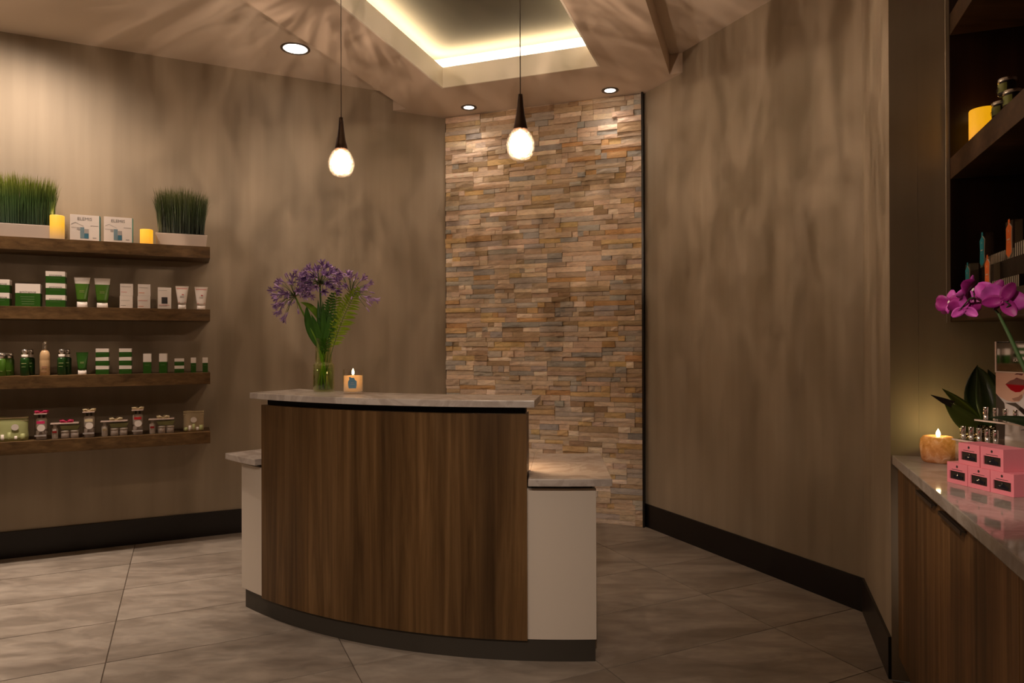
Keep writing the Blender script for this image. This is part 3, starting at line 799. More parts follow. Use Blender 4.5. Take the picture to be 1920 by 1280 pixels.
def tube_geo(w, h, d, cap_h, cap_w, n=20):
    # squeeze tube standing on its cap: round at the bottom, flat crimp at the top
    b = MB(); rows = 9; vs = []; fs = []
    for j in range(rows):
        f = j/(rows-1); z = cap_h+(h-cap_h)*f
        hw = (cap_w/2)*(1-f)+(w/2)*f; hd = (d/2)*(1-f**1.3)+.0012
        for i in range(n): a = 2*pi*i/n; vs.append((hw*cos(a), hd*sin(a), z))
    for j in range(rows-1):
        for i in range(n): fs.append((j*n+i, j*n+(i+1) % n, (j+1)*n+(i+1) % n, (j+1)*n+i))
    return vs, fs, rows, n
def tube_product(s, w, h, shelf, label, group, body, band_mat=None, band=0., cap_mat=None, cap=.03, cap_w=None, d=.036, e=.23, stripes=(), mark=None, lines=True):
    t = thing('squeeze_tube', spot_(s, e, shelf), ROT_LEFT, label, 'tube', group)
    cap_w = cap_w or w*.66
    vs, fs, rows, n = tube_geo(w, h, d, cap, cap_w)
    b = MB(); k = (rows-1)*n
    split = int(round((rows-1)*(1-band)))
    b.add(vs, fs[:split*n]+[tuple(range(n))[::-1]], smooth=True)
    b.build('tube_body', body, t)
    if split < rows-1:
        b = MB(); b.add(vs[split*n:], [tuple(x-split*n for x in f) for f in fs[split*n:]]+[tuple(range((rows-1-split)*n, (rows-split)*n))], smooth=True); b.build('white_band', band_mat, t)
    b = MB(); b.box(-w/2, w/2, -.0016, .0016, h-.004, h+.002); b.build('crimp', band_mat or body, t)
    b = MB(); b.lathe([(cap_w*.5, 0), (cap_w*.52, .002), (cap_w*.50, cap)], n=24, sy=d/cap_w if cap_w > d else 1); b.build('cap', cap_mat, t)
    b = MB(); any_ = False
    for f, hh, mt_ in stripes:
        z = cap+(h-cap)*f; hw = (cap_w/2)*(1-f)+(w/2)*f; hd = (d/2)*(1-f**1.3)+.002
        b.box(-hw*.86, hw*.86, -hd*.75-.0006, -hd*.3, z, z+hh, mt_); any_ = True
    if lines:
        for f in (.46, .42, .38):
            z = cap+(h-cap)*f; hd = (d/2)*(1-f**1.3)+.0012
            b.box(-w*.15, w*.15, -hd-.0006, -hd+.002, z, z+.0016, M['pale_green'] if body in (M['green'], M['green_light'], M['green_dark']) else M['grey_pic']); any_ = True
    if mark:
        z = cap+(h-cap)*.52; hd = (d/2)*(1-.52**1.3)+.0012
        b.box(-w*.02, w*.13, -hd-.0008, -hd+.002, z, z+.006, mark); any_ = True
    if any_: b.build('print_line', None, t)
    return t
TG = 'green tubes with white ends on the second shelf'
tube_product(2.517, .088, .188, 1, 'left green squeeze tube with white top and cap on the second shelf', TG, M['green_light'], M['white'], .25, M['white'], .036, .056)
tube_product(2.407, .090, .186, 1, 'right green squeeze tube with white top and cap on the second shelf', TG, M['green_light'], M['white'], .25, M['white'], .032, .060)
def plain_carton(s, w, h, shelf, label, group, z=0., marks=(), e=.225, d=.05, win=False):
    t = thing('white_carton', spot_(s, e, shelf)+Vector((0, 0, z)), ROT_LEFT, label, 'carton', group)
    MB().box(-w/2, w/2, -d/2, d/2, 0, h).build('carton', M['white'], t, bevel=.0008)
    y = -d/2-.0005; b = MB()
    for f, wd, mt_ in marks: b.box(-w*.42, -w*.42+w*wd, y, y+.0004, h*f, h*f+.0024, mt_)
    if win: b.box(-w*.22, w*.22, y, y+.0004, h*.24, h*.54, M['ink'])
    b.build('print', None, t)
    return t
PG = 'pairs of small white cartons on the second shelf'
mk = ((.75, .8, M['grey_pic']), (.30, .45, M['pink_stripe']))
plain_carton(2.273, .073, .078, 1, 'lower carton of the left white pair on the second shelf', PG, marks=((.62, .7, M['grey_pic']), (.2, .4, M['grey_text'])))
plain_carton(2.271, .072, .078, 1, 'upper carton of the left white pair on the second shelf', PG, z=.0785, marks=mk)
plain_carton(2.172, .073, .080, 1, 'lower carton of the right white pair on the second shelf', PG, marks=((.62, .7, M['pink_stripe']), (.15, .4, M['tag_orange'])))
plain_carton(2.170, .072, .076, 1, 'upper carton of the right white pair on the second shelf', PG, z=.0805, marks=((.25, .45, M['tag_orange']), (.7, .7, M['grey_pic'])))
plain_carton(2.052, .079, .140, 1, 'white carton with a dark brown square window on the second shelf', None, win=True, marks=((.16, .8, M['pink_stripe']), (.12, .6, M['grey_pic']), (.85, .6, M['grey_pic'])))
SG = 'slim white tubes with pink stripes'
st = ((.86, .004, M['pink_stripe']), (.10, .003, M['pink_stripe']))
tube_product(1.948, .080, .152, 1, 'white squeeze tube with pink stripes, next to the windowed carton', SG, M['white'], None, 0, M['white'], .030, .048, stripes=st, mark=M['red'])
tube_product(1.832, .082, .150, 1, 'white squeeze tube with pink stripes, last at the right end of the second shelf', SG, M['white'], None, 0, M['white'], .026, .050, stripes=st, mark=M['red'])

# third shelf
def pump_bottle(s, e, label, group=None, clear=False, sc=1.):
    t = thing('pump_bottle', spot_(s, e, 2), ROT_LEFT, label, 'bottle', group)
    w = .047*sc; h = .110*sc
    b = MB(); rr = [(.9, 0), (1, .004), (1, h*.88), (.93, h*.95), (.5, h)]
    b.lathe([(w/2*k, z) for k, z in rr], n=24); b.build('bottle_body', M['green_dark'], t)
    b = MB(); b.lathe([(w*.34, h), (w*.36, h+.004), (w*.36, h+.018)], n=20); b.build('collar', M['white'], t)
    b = MB(); b.lathe([(w*.36, h+.0185), (w*.36, h+.044), (w*.28, h+.050), (0, h+.050)], n=20); b.build('cap', M['silver'], t)
    b = MB(); b.box(-w*.28, w*.24, -w/2-.0008, -w/2+.004, h*.66, h*.69); b.box(-w*.28, w*.18, -w/2-.0008, -w/2+.004, h*.48, h*.50); b.build('print_line', M['pale_green'], t)
    return t
G3 = 'dark green bottles with silver caps on the third shelf'
pb = pump_bottle(2.817, .235, 'front left dark green bottle with silver cap on the third shelf', G3)
dup(pb, spot_(2.800, .165, 2), ROT_LEFT, 'dark green bottle standing behind the front left green bottle')
dup(pb, spot_(2.626, .235, 2), ROT_LEFT, 'front dark green bottle with silver cap right of the tall cream bottle')
dup(pb, spot_(2.606, .165, 2), ROT_LEFT, 'dark green bottle standing behind the one right of the cream bottle')
t = thing('lotion_bottle', spot_(2.714, .235, 2), ROT_LEFT, 'tall cream bottle with clear cap between the green bottles on the third shelf', 'bottle')
b = MB(); b.lathe([(.025, 0), (.027, .003), (.0275, .09), (.0270, .093), (.0275, .096), (.027, .125), (.022, .145), (.014, .153)], n=28); b.build('bottle_body', M['cream'], t)
b = MB(); b.lathe([(.008, .153), (.009, .170), (.006, .172), (.0055, .195), (.009, .197), (.008, .203), (0, .204)], n=20); b.build('pump', M['silver'], t)
b = MB(); b.lathe([(.0145, .153), (.0150, .195), (.012, .208), (0, .210)], n=24, cap=False); b.build('clear_cap', M['acetate'], t)
b = MB(); b.box(-.012, .014, -.0285, -.024, .043, .056); b.box(-.014, .012, -.0282, -.024, .020, .024); b.build('print', M['cream_dark'], t)
# green pouch bottle at the left end
def flask(s, e, label):
    t = thing('green_flask', spot_(s, e, 2), ROT_LEFT, label, 'bottle', 'broad green flasks at the left end of the third shelf')
    b = MB(); b.lathe([(.030, 0), (.033, .004), (.033, .095), (.028, .106)], n=24, sy=.7); b.build('bottle_body', M['green_light'], t)
    b = MB(); b.lathe([(.030, .1065), (.030, .136), (.026, .139), (0, .139)], n=24, sy=.7); b.build('cap', M['silver'], t)
    b = MB(); b.box(-.02, .02, -.0245, -.018, .028, .0295); b.build('print_line', M['pale_green'], t)
    return t
fl = flask(2.945, .235, 'front broad green flask with pale cap at the left end of the third shelf')
dup(fl, spot_(2.915, .165, 2), ROT_LEFT, 'rear broad green flask with pale cap at the left end of the third shelf')
tube_product(2.517, .066, .138, 2, 'dark green squeeze tube with white cap on the third shelf', None, M['green'], None, 0, M['white'], .028, .046, e=.23)
S3 = 'small green and white cartons on the third shelf'
for nm, s_, w_ in (('left', 2.405, .072), ('right', 2.277, .070)):
    for k in range(3):
        carton(s_, w_, .0535, 2, ['bottom', 'middle', 'top'][k]+' carton of the '+nm+' stack of three on the third shelf', S3, z=k*.0545, d=.06, e=.235, lines=1, rz=(.01, -.02, .015)[k])
carton(2.153, .047, .128, 2, 'left one of two slim upright green and white cartons on the third shelf', S3, d=.04, e=.235)
carton(2.059, .046, .128, 2, 'right one of two slim upright green and white cartons on the third shelf', S3, d=.045, e=.235, rz=-.12)
for k in range(2): carton(1.965, .057, .0465, 2, ['lower', 'upper'][k]+' carton of the stack of two on the third shelf', S3, z=k*.0475, d=.05, e=.235)
carton(1.880, .032, .099, 2, 'tiny slim carton just right of the stack of two', S3, d=.03, e=.235, band=.36)
carton(1.808, .032, .099, 2, 'tiny slim carton last at the right end of the third shelf', S3, d=.03, e=.235, band=.36)

# bottom shelf: gift sets
def bow(b, x, y, z, r, mat):
    for sgn in (-1, 1):
        pts = [(x, y, z), (x+sgn*r*.5, y-.004, z+r*.35), (x+sgn*r, y, z+r*.30), (x+sgn*r*.95, y+.003, z-r*.02), (x+sgn*r*.4, y, z-r*.05), (x, y, z)]
        b.tube(pts, [.002, .005, .006, .005, .003, .002], mat, n=6)
    b.lathe([(0, z-.005), (.006, z), (0, z+.007)], mat, n=8, cx=x, cy=y)
def tall_set(s, h, accent, ribbon, label):
    t = thing('gift_set', spot_(s, .225, 3), ROT_LEFT, label, 'gift set', 'upright gift sets on the lowest shelf')
    w, d = .066, .075
    MB().box(-w/2, w/2, -d/2, d/2, 0, h).build('acetate_box', M['acetate'], t)
    b = MB(); b.box(-w/2, w/2, -d/2-.0008, -d/2, h-.004, h); b.box(-w/2, w/2, -d/2, d/2, h+.0002, h+.001); b.build('rim', M['acrylic_edge'], t)
    b = MB(); b.lathe([(.026, .002), (.0285, .006), (.0285, .052), (.025, .058), (.025, .062)], n=24, cy=0); b.build('jar', M['pale_jar'], t)
    b = MB(); b.lathe([(.027, .063), (.0295, .068), (.0295, .122), (.024, .131), (.012, .133)], n=24); b.build('bottle', M['white'], t)
    b = MB(); b.box(-.016, -.006, -.01, .01, .134, h-.006); b.box(.006, .016, -.01, .01, .134, h-.006); b.build('pump', M['smoke'], t)
    b = MB(); b.box(-w*.46, w*.46, -d/2-.0012, -d/2-.0004, h*.14, h*.20, M['grey_pic']); b.box(-w*.30, w*.34, -d/2-.0012, -d/2-.0004, h*.62, h*.72, accent)
    b.plate([(.021*cos(2*pi*k/20), .021*sin(2*pi*k/20)) for k in range(20)], -d/2-.0018, -d/2-.001, M['white'], 0.004, h*.46); b.build('label', None, t)
    b = MB(); bow(b, 0, -.02, h+.004, .030, ribbon); bow(b, .006, .02, h+.004, .026, ribbon); b.build('ribbon_bow', None, t)
    return t
tall_set(2.733, .162, M['magenta'], M['magenta'], 'upright clear gift set with pink bow on the lowest shelf')
tall_set(2.480, .162, M['ribbon_cream'], M['ribbon_cream'], 'upright clear gift set with gold band and cream bow')
tall_set(2.209, .162, M['red'], M['ribbon_cream'], 'upright clear gift set with red band and cream bow')
def flat_set(s, accent, ribbon, label):
    t = thing('gift_set', spot_(s, .215, 3), ROT_LEFT, label, 'gift set', 'wide gift sets on the lowest shelf')
    w, h, d = .150, .098, .07
    MB().box(-w/2, w/2, -d/2, d/2, 0, h).build('acetate_box', M['acetate'], t)
    b = MB(); b.lathe([(.015, .001), (.017, .005), (.017, .062), (.009, .070), (.010, .088), (0, .088)], n=20, cx=-w/2+.021, cy=-.012); b.build('bottle', M['white'], t)
    b = MB(); b.box(-w/2+.009, -w/2+.033, -.031, -.026, .038, .050); b.build('label', accent, t)
    for k in (0, 1):
        b = MB(); b.lathe([(.021, .001), (.0235, .005), (.0235, .036)], n=24, cx=.0+k*.050, cy=-.006); j = b.build('jar', M['pale_jar'], t)
        b = MB(); b.lathe([(.0245, .0365), (.0245, .047), (.022, .049), (0, .049)], n=24, cx=.0+k*.050, cy=-.006); b.build('lid', M['white'], j)
    b = MB(); b.frustum(.085, .03, .105, .05, .052, .080, M['pale_green'], cx=.025, cy=.0); b.build('soap', None, t)
    b = MB(); b.box(-w/2, w/2, -d/2-.0008, -d/2, h-.006, h); b.box(-w/2, w/2, -d/2, d/2, h+.0002, h+.001); b.build('rim', M['acrylic_edge'], t)
    b = MB(); bow(b, 0.01, -.028, h+.003, .034, ribbon); bow(b, .0, .015, h+.004, .030, ribbon); b.build('ribbon_bow', None, t)
    return t
flat_set(2.609, M['red'], M['magenta'], 'wide clear gift set of jars with a pink bow')
flat_set(2.341, M['ribbon_cream'], M['ribbon_cream'], 'wide clear gift set of jars with a cream bow and beige bottle')
flat_set(2.071, M['red'], M['ribbon_cream'], 'wide clear gift set of jars with a cream bow and red labelled bottle')
def pouch(s, w, h, d, mat, label, items, seed):
    t = thing('zip_pouch', spot_(s, .215, 3), ROT_LEFT, label, 'pouch', 'zip pouches on the lowest shelf')
    rnd = random.Random(seed)
    b = MB(); rows = 7; n = 9; vs = []; fs = []
    for sd_ in (-1, 1):
        for j in range(rows):
            f = j/(rows-1)
            for i in range(n):
                g_ = i/(n-1); puff = (1-(2*g_-1)**4)*(1-f**2.2)
                vs.append(((g_-.5)*w*(1+.02*sin(f*9)), sd_*(.002+d/2*puff)+rnd.uniform(-.0015, .0015), f*h+.004*sin(g_*7)*(f > .9)))
    o = rows*n
    for j in range(rows-1):
        for i in range(n-1):
            a_ = j*n+i; fs.append((a_, a_+1, a_+n+1, a_+n)); fs.append((o+a_, o+a_+n, o+a_+n+1, o+a_+1))
    for j in range(rows-1): fs.append((j*n, j*n+n, o+j*n+n, o+j*n)); fs.append((j*n+n-1, o+j*n+n-1, o+j*n+2*n-1, j*n+2*n-1))
    for i in range(n-1): fs.append(((rows-1)*n+i, (rows-1)*n+i+1, o+(rows-1)*n+i+1, o+(rows-1)*n+i)); fs.append((i, o+i, o+i+1, i+1))
    b.add(vs, fs, smooth=True); b.build('pouch_body', mat, t)
    b = MB(); b.tube([(-w/2, -.004, h*.96), (0, -.005, h*.965), (w/2, -.004, h*.955)], .004, n=8); b.tube([(-w/2, -.006, h*.84), (w/2, -.006, h*.84)], .0022, n=6); b.build('zipper', M['ribbon_cream'], t)
    b = MB(); b.plate([(.019*cos(2*pi*k/20), .019*sin(2*pi*k/20)) for k in range(20)], -d/2-.004, -d/2-.0025, M['white'], items, h*.58); b.build('round_label', None, t)
    b = MB()
    for k in range(5): b.lathe([(.012, .008), (.014, .012), (.013, .030+.012*(k % 3)), (0, .032+.012*(k % 3))], M['white'] if k % 2 else M['pale_green'], n=12, cx=-w*.36+k*w*.18, cy=-d/2+.010)
    b.build('sachet', None, t)
    return t
pouch(2.895, .185, .145, .05, M['pale_green'], 'large pale green zip pouch at the left end of the lowest shelf', .03, 3)
pouch(1.879, .125, .138, .045, M['kraft'], 'small tan zip pouch at the right end of the lowest shelf', 0., 4)

# ================================================================= VASE AND CANDLE ON THE DESK
TOPZ = 1.1135
vase = thing('glass_vase', (-.955, 3.49, TOPZ), 0, 'clear glass bottle vase holding violet flowers on the marble counter', 'vase')
prof = [(.046, 0), (.0515, .004), (.0525, .010), (.0525, .128), (.0505, .137), (.0435, .142), (.0415, .150), (.041, .235), (.044, .262), (.045, .268)]
b = MB(); b.lathe([(0, 0)]+prof, n=40, cap=False); b.lathe([(r-.003, z if z > .01 else z+.006) for r, z in prof][::-1]+[(0, .008)], n=40, cap=False); b.build('glass', M['glass_green'], vase)
b = MB(); b.lathe([(0, .0085), (.048, .0085), (.0488, .012), (.0488, .115), (0, .115)], n=32, cap=False); b.build('water', M['water'], vase)

VP = Vector((-.955, 3.49, TOPZ))
def floret_mesh(mat):
    b = MB()
    b.tube([(0, 0, -.030), (0, 0, -.012)], [.0016, .0026], mat, n=6)
    for k in range(6):
        a = 2*pi*k/6; w = .0035+.0008*(k % 2)
        pts = []
        for r, z in ((.002, -.013), (.006, -.001), (.0135, .009), (.021, .012)):
            pts.append((r*cos(a), r*sin(a), z))
        b.strip(pts, [.002, w, w*1.1, .0008], (-sin(a), cos(a), 0), mat, cup=.2, th=.0005)
    b.tube([(0, 0, 0), (0, 0, .014)], .0007, mat, n=5)
    return b.mesh('floret', mat)
FM = {k: floret_mesh(M[k]) for k in ('violet', 'violet_dark')}
def bud_mesh(mat):
    b = MB(); b.lathe([(.0012, -.022), (.003, -.012), (.0042, 0), (.003, .010), (0, .015)], mat, n=8); return b.mesh('bud', mat)
BM = bud_mesh(M['violet'])
def agapanthus(center, stem_pts, label, seed, n, R, axis, mats, stem_mat, spread=100, bud=.2):
    rnd = random.Random(seed)
    t = thing('agapanthus', VP, 0, label, 'flower', 'violet agapanthus stems in the vase')
    c = Vector(center)-VP
    b = MB(); b.tube([Vector(p)-VP for p in stem_pts]+[c], [.0052]*len(stem_pts)+[.0046], n=8); b.build('stem', stem_mat, t)
    b = MB(); b.lathe([(.0, -.008), (.007, -.003), (.006, .004), (0, .008)], n=10, cx=c.x, cy=c.y); 
    me_n = MB(); me_n.add([(v[0], v[1], v[2]+c.z) for v in b.v], b.f, None, True); me_n.build('flower_base', M['node_brown'], t)
    ax = Vector(axis).normalized(); q = ax.to_track_quat('Z', 'Y')
    ped = MB()
    for k in range(n):
        f = (k+.5)/n; th_ = math.acos(1-f*(1-cos(radians(spread)))); ph = k*2.39996+rnd.uniform(-.2, .2)
        d = q @ Vector((sin(th_)*cos(ph), sin(th_)*sin(ph), cos(th_)))
        L_ = R*rnd.uniform(.72, 1.0); tip = c+d*L_+Vector((0, 0, -.010*(1-d.z)))
        mid = c+d*L_*.5+Vector((0, 0, .006))
        d2 = (tip-mid).normalized()
        ped.tube([c, mid, tip-d2*.024], .0011, n=5)
        me = BM if rnd.random() < bud else FM[rnd.choice(mats)]
        o = bpy.data.objects.new('bud' if me is BM else 'floret', me); COL.objects.link(o); o.parent = t; o.location = tip
        o.rotation_euler = (d2+Vector((rnd.uniform(-.25, .25), rnd.uniform(-.25, .25), rnd.uniform(-.3, .1)))).to_track_quat('Z', 'Y').to_euler()
        s_ = rnd.uniform(.85, 1.15); o.scale = (s_, s_, s_)
    stuff(ped.build('pedicels', M['stem_dark'], t))
    return t
agapanthus((-1.085, 3.44, 1.592), [(-.935, 3.50, TOPZ+.012), (-.955, 3.485, TOPZ+.15), (-.990, 3.465, TOPZ+.27)], 'leftmost violet agapanthus head on a bright green slanting stem', 5, 44, .125, (-.55, -.45, .55), ('violet', 'violet'), M['stem'], 112, .12)
agapanthus((-.968, 3.47, 1.655), [(-.960, 3.50, TOPZ+.012), (-.962, 3.49, TOPZ+.27)], 'tallest violet agapanthus head in the middle of the vase', 6, 52, .115, (0, -.25, 1), ('violet', 'violet_dark', 'violet_dark'), M['stem_dark'], 105, .1)
agapanthus((-.812, 3.47, 1.605), [(-.975, 3.49, TOPZ+.012), (-.945, 3.49, TOPZ+.22), (-.915, 3.485, TOPZ+.30)], 'rightmost violet agapanthus head, sparse with long buds', 7, 30, .135, (.55, -.15, .75), ('violet', 'violet'), M['stem_dark'], 88, .45)

def fern(label, seed, base, mid, tip, wmax, mat, n=22):
    t = thing('fern_frond', VP, 0, label, 'foliage', 'greenery in the vase')
    p0, p1, p2 = [Vector(p)-VP for p in (base, mid, tip)]; rnd = random.Random(seed)
    def P(f): return p0*(1-f)**2+p1*2*f*(1-f)+p2*f*f
    b = MB(); b.tube([P(i/12) for i in range(13)], [.0022-.0014*i/12 for i in range(13)], M['stem_dark'], n=6); b.build('stem', None, t)
    lm = {}
    for k in range(n):
        f = .40+.60*k/(n-1); p = P(f); d = (P(min(1, f+.02))-P(f-.02)).normalized()
        side = d.cross(Vector((0, -1, .1))).normalized()
        g_ = (f-.40)/.60; w = wmax*sin(pi*min(1, .12+g_*.86))**.8+.006
        for sg in (-1, 1):
            dirv = (side*sg+d*.55+Vector((0, rnd.uniform(-.35, .1), rnd.uniform(-.25, .05)))).normalized()
            b = MB(); pts = [p, p+dirv*w*.35+Vector((0, 0, .002)), p+dirv*w*.7, p+dirv*w+Vector((0, 0, -.004))]
            b.strip(pts, [.0022, .0052, .0042, .0004], d, mat, cup=.25, th=.0004); b.build('leaflet', mat, t)
    return t
fern('yellow green fern frond leaning right in the vase', 9, (-.955, 3.49, TOPZ+.015), (-.900, 3.47, 1.42), (-.765, 3.42, 1.628), .062, M['leaf_fern'], 26)
fern('short yellow green fern frond behind the right flower head', 10, (-.950, 3.495, TOPZ+.015), (-.93, 3.49, 1.40), (-.872, 3.46, 1.625), .046, M['leaf_fern'], 20)
fern('dark green fern frond in the middle of the vase', 12, (-.960, 3.50, TOPZ+.015), (-.955, 3.47, 1.36), (-.895, 3.43, 1.60), .050, M['leaf'], 22)
def broad(label, base, mid, tip, w, mat, side=(1, 0, .2), vein=True, org=VP, grp='greenery in the vase', cat='leaf', n=12, cup=.25, tipmat=None, parent=None):
    p0, p1, p2 = [Vector(p)-org for p in (base, mid, tip)]
    def P(f): return p0*(1-f)**2+p1*2*f*(1-f)+p2*f*f
    ws = [max(.0006, w*sin(pi*min(1, .04+(i/n)**.9*.96))**.85) for i in range(n+1)]
    b = MB(); b.strip([P(i/n) for i in range(n+1)], ws, side, mat, cup=cup, th=.0007)
    if parent is None:
        t = thing('broad_leaf', org, 0, label, cat, grp); b.build('blade', mat, t)
    else: t = parent; b.build('leaf', mat, parent)
    return t
broad('pale backed broad leaf on the left of the vase flowers', (-.957, 3.48, TOPZ+.20), (-1.03, 3.45, 1.44), (-1.025, 3.44, 1.545), .024, M['leaf'])
broad('bright green leaf bending left under the left flower head', (-.955, 3.48, 1.44), (-.985, 3.45, 1.55), (-1.055, 3.43, 1.560), .016, M['stem'], side=(.3, 0, 1))
for k, (bx, tx, tz) in enumerate(((-.957, -1.000, 1.50), (-.95, -.945, 1.565), (-.95, -.905, 1.52), (-.955, -.975, 1.575), (-.95, -.925, 1.585))):
    broad(['narrow dark leaf tilting left at the vase mouth', 'narrow dark leaf upright in the vase middle', 'narrow dark leaf tilting right at the vase mouth',
           'narrow dark leaf behind the middle stem', 'tall narrow dark leaf right of the middle stem'][k], (bx, 3.475, TOPZ+.22), ((bx+tx)/2+.006, 3.44, 1.44), (tx, 3.43+.01*k, tz), .015, M['leaf'])
for k in range(4):
    a0 = (-.985+.02*k, 3.47+.008*k, TOPZ+.012); a1 = (-.945-.012*k, 3.49, TOPZ+.20)
    b = MB(); b.tube([Vector(a0)-VP, (Vector(a0)+Vector(a1))*.5-VP+Vector((0, -.004, 0)), Vector(a1)-VP], [.0035, .0035, .003], n=7)
    o = b.build('cut_stem', M['stem'] if k % 2 else M['leaf_fern'], None, loc=VP)
    tag(o, ['leftmost cut green stem inside the vase', 'second cut green stem inside the vase from the left', 'third cut green stem inside the vase from the left', 'rightmost cut green stem inside the vase'][k], 'stem', 'cut stems inside the vase')

jc = thing('jar_candle', (-.766, 3.315, TOPZ), radians(9), 'lit candle in a glass tumbler with a blue label on the desk', 'candle')
b = MB(); prof = [(.042, 0), (.0455, .003), (.0475, .010), (.0480, .116)]
b.lathe([(0, 0)]+prof, n=36, cap=False); b.lathe([(r-.003, max(z, .010)) for r, z in prof][::-1]+[(0, .010)], n=36, cap=False); b.lathe([(.0480, .116), (.045, .116)], n=36, cap=False); b.build('glass', M['glass'], jc)
b = MB(); b.lathe([(0, .0105), (.043, .0105), (.0442, .014), (.0445, .086), (.030, .082), (0, .081)], n=36, cap=False); b.build('wax', M['wax_glass'], jc)
b = MB(); b.lathe([(0, .090), (.004, .094), (.0058, .101), (.0040, .110), (.0012, .118), (0, .121)], n=14); b.build('flame', M['flame'], jc)
b = MB(); b.tube([(0, 0, .081), (0, 0, .092)], .001, n=6); b.build('wick', M['ink'], jc)
lab = [(-.017, .028), (.017, .028), (.020, .044), (.020, .062), (.012, .068), (.008, .078), (-.006, .078), (-.008, .082), (-.016, .082), (-.014, .070), (-.020, .060), (-.020, .044)]
b = MB(); b.plate(lab, -.0505, -.0495, pmat('label_blue', (.09, .22, .33), .5)); b.box(-.010, .010, -.0509, -.0505, .046, .0475, M['grey_pic']); b.box(-.007, .007, -.0509, -.0505, .054, .0555, M['grey_pic']); o = b.build('label', None, jc)
add_light('POINT', 'flame_light', jc, (0, 0, .106), .7, (1, .5, .16), size=.006)

# ================================================================= COUNTER, CABINETS AND WALL UNIT ON THE RIGHT
CZ = .90
o = MB().box(-.0, .5475, 0, 3.8, -.037, 0).build('countertop', M['marble2'], bevel=.003)
o.location = ut(.511, -.69, CZ); o.rotation_euler = (0, 0, ROT_UT)
tag(o, 'long pale polished marble countertop along the right side', 'countertop')
ts = [3.105, 2.432, 1.76, 1.09, .42]
CL = ['cabinet door farthest from the camera', 'cabinet next to the farthest one', 'third cabinet from the corner', 'cabinet nearest the camera']
for k in range(4):
    t = thing('base_cabinet', ut(.53, ts[k], 0), ROT_UT, 'walnut base cabinet under the marble counter, '+['at the wall corner', 'second from the wall corner', 'third from the wall corner', 'nearest the camera'][k], 'cabinet', 'walnut base cabinets')
    w = ts[k]-ts[k+1]
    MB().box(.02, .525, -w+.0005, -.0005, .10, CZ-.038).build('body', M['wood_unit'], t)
    MB().box(.06, .52, -w, -.0005, 0, .0995).build('kick_plate', M['black'], t)
    d_ = MB().box(0, .0195, -w+.001, -.001, .10, CZ-.045).build('door', M['wood_cab'], t, bevel=.0008)
    h0, h1 = ((-.635, -.405) if k % 2 == 0 else (-.285, -.045))
    if k > 1: h0, h1 = ((-.635, -.405) if k % 2 == 0 else (-.285, -.045))
    b = MB(); b.box(-.014, -.001, h0, h1, CZ-.060, CZ-.056); b.box(-.0165, -.013, h0, h1, CZ-.068, CZ-.056); b.build('handle', M['darkmetal'], d_)

unit = thing('wall_shelf_unit', ut(.713, 3.108, 0), ROT_UT, 'dark walnut open shelf unit mounted above the marble counter', 'shelf unit')
UZ0, UZ1, UL = 1.43, 3.2, 3.2
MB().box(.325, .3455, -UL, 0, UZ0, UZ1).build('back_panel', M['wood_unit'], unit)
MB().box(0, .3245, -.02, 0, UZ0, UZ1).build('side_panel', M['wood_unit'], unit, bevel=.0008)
MB().box(-.012, .0, -.012, .0, UZ0-.002, UZ1).build('edge_strip', M['wall'], unit)
SHZ = [(1.43, 1.492), (1.984, 2.066), (2.543, 2.625), (3.10, 3.18)]
for z0, z1 in SHZ: MB().box(.0005, .3245, -UL, -.0205, z0, z1).build('shelf_board', M['wood_board'], unit, bevel=.001)

pillar_candle(ut(.80, 3.0, 2.0665), ROT_CAB, .046, .150, M['wax_amber'], 'glowing amber pillar candle on the dark wall unit', None, .05)
def cos_jar(u, t_, z, label):
    t = thing('cosmetic_jar', ut(u, t_, z), ROT_CAB, label, 'jar', 'dark jars stacked on the wall unit')
    b = MB(); b.lathe([(.024, 0), (.0265, .003), (.0265, .040), (.022, .044)], n=28); b.build('jar_body', M['smoke'], t)
    b = MB(); b.lathe([(.027, .0445), (.0275, .046), (.0275, .055), (.026, .0565), (0, .0565)], n=28); b.build('lid', M['silver'], t)
    b = MB(); n_ = 20; vs = []; 
    for j, z_ in enumerate((.009, .038)):
        for i in range(n_+1): a = -pi*.5-1.25+2.5*i/n_; vs.append((.0270*cos(a), .0270*sin(a), z_))
    b.add(vs, [(i, i+1, n_+2+i, n_+1+i) for i in range(n_)], M['olive']); lb = b.build('label', None, t)
    lettering('lettering', 'rb', .026, M['ink'], lb, (0, -.0280, .014))
    return t
cj = cos_jar(.80, 2.74, 2.0665+.1145, 'dark jar with olive label on top of the jar pyramid')
dup(cj, ut(.80, 2.805, 2.0665+.0573), ROT_CAB, 'left dark jar in the middle tier of the jar pyramid')
dup(cj, ut(.80, 2.690, 2.0665+.0573), ROT_CAB, 'right dark jar in the middle tier of the jar pyramid')
for k, tt in enumerate((2.868, 2.752, 2.636)): dup(cj, ut(.80, tt, 2.0665), ROT_CAB, ['left', 'middle', 'right'][k]+' dark jar in the bottom tier of the jar pyramid')
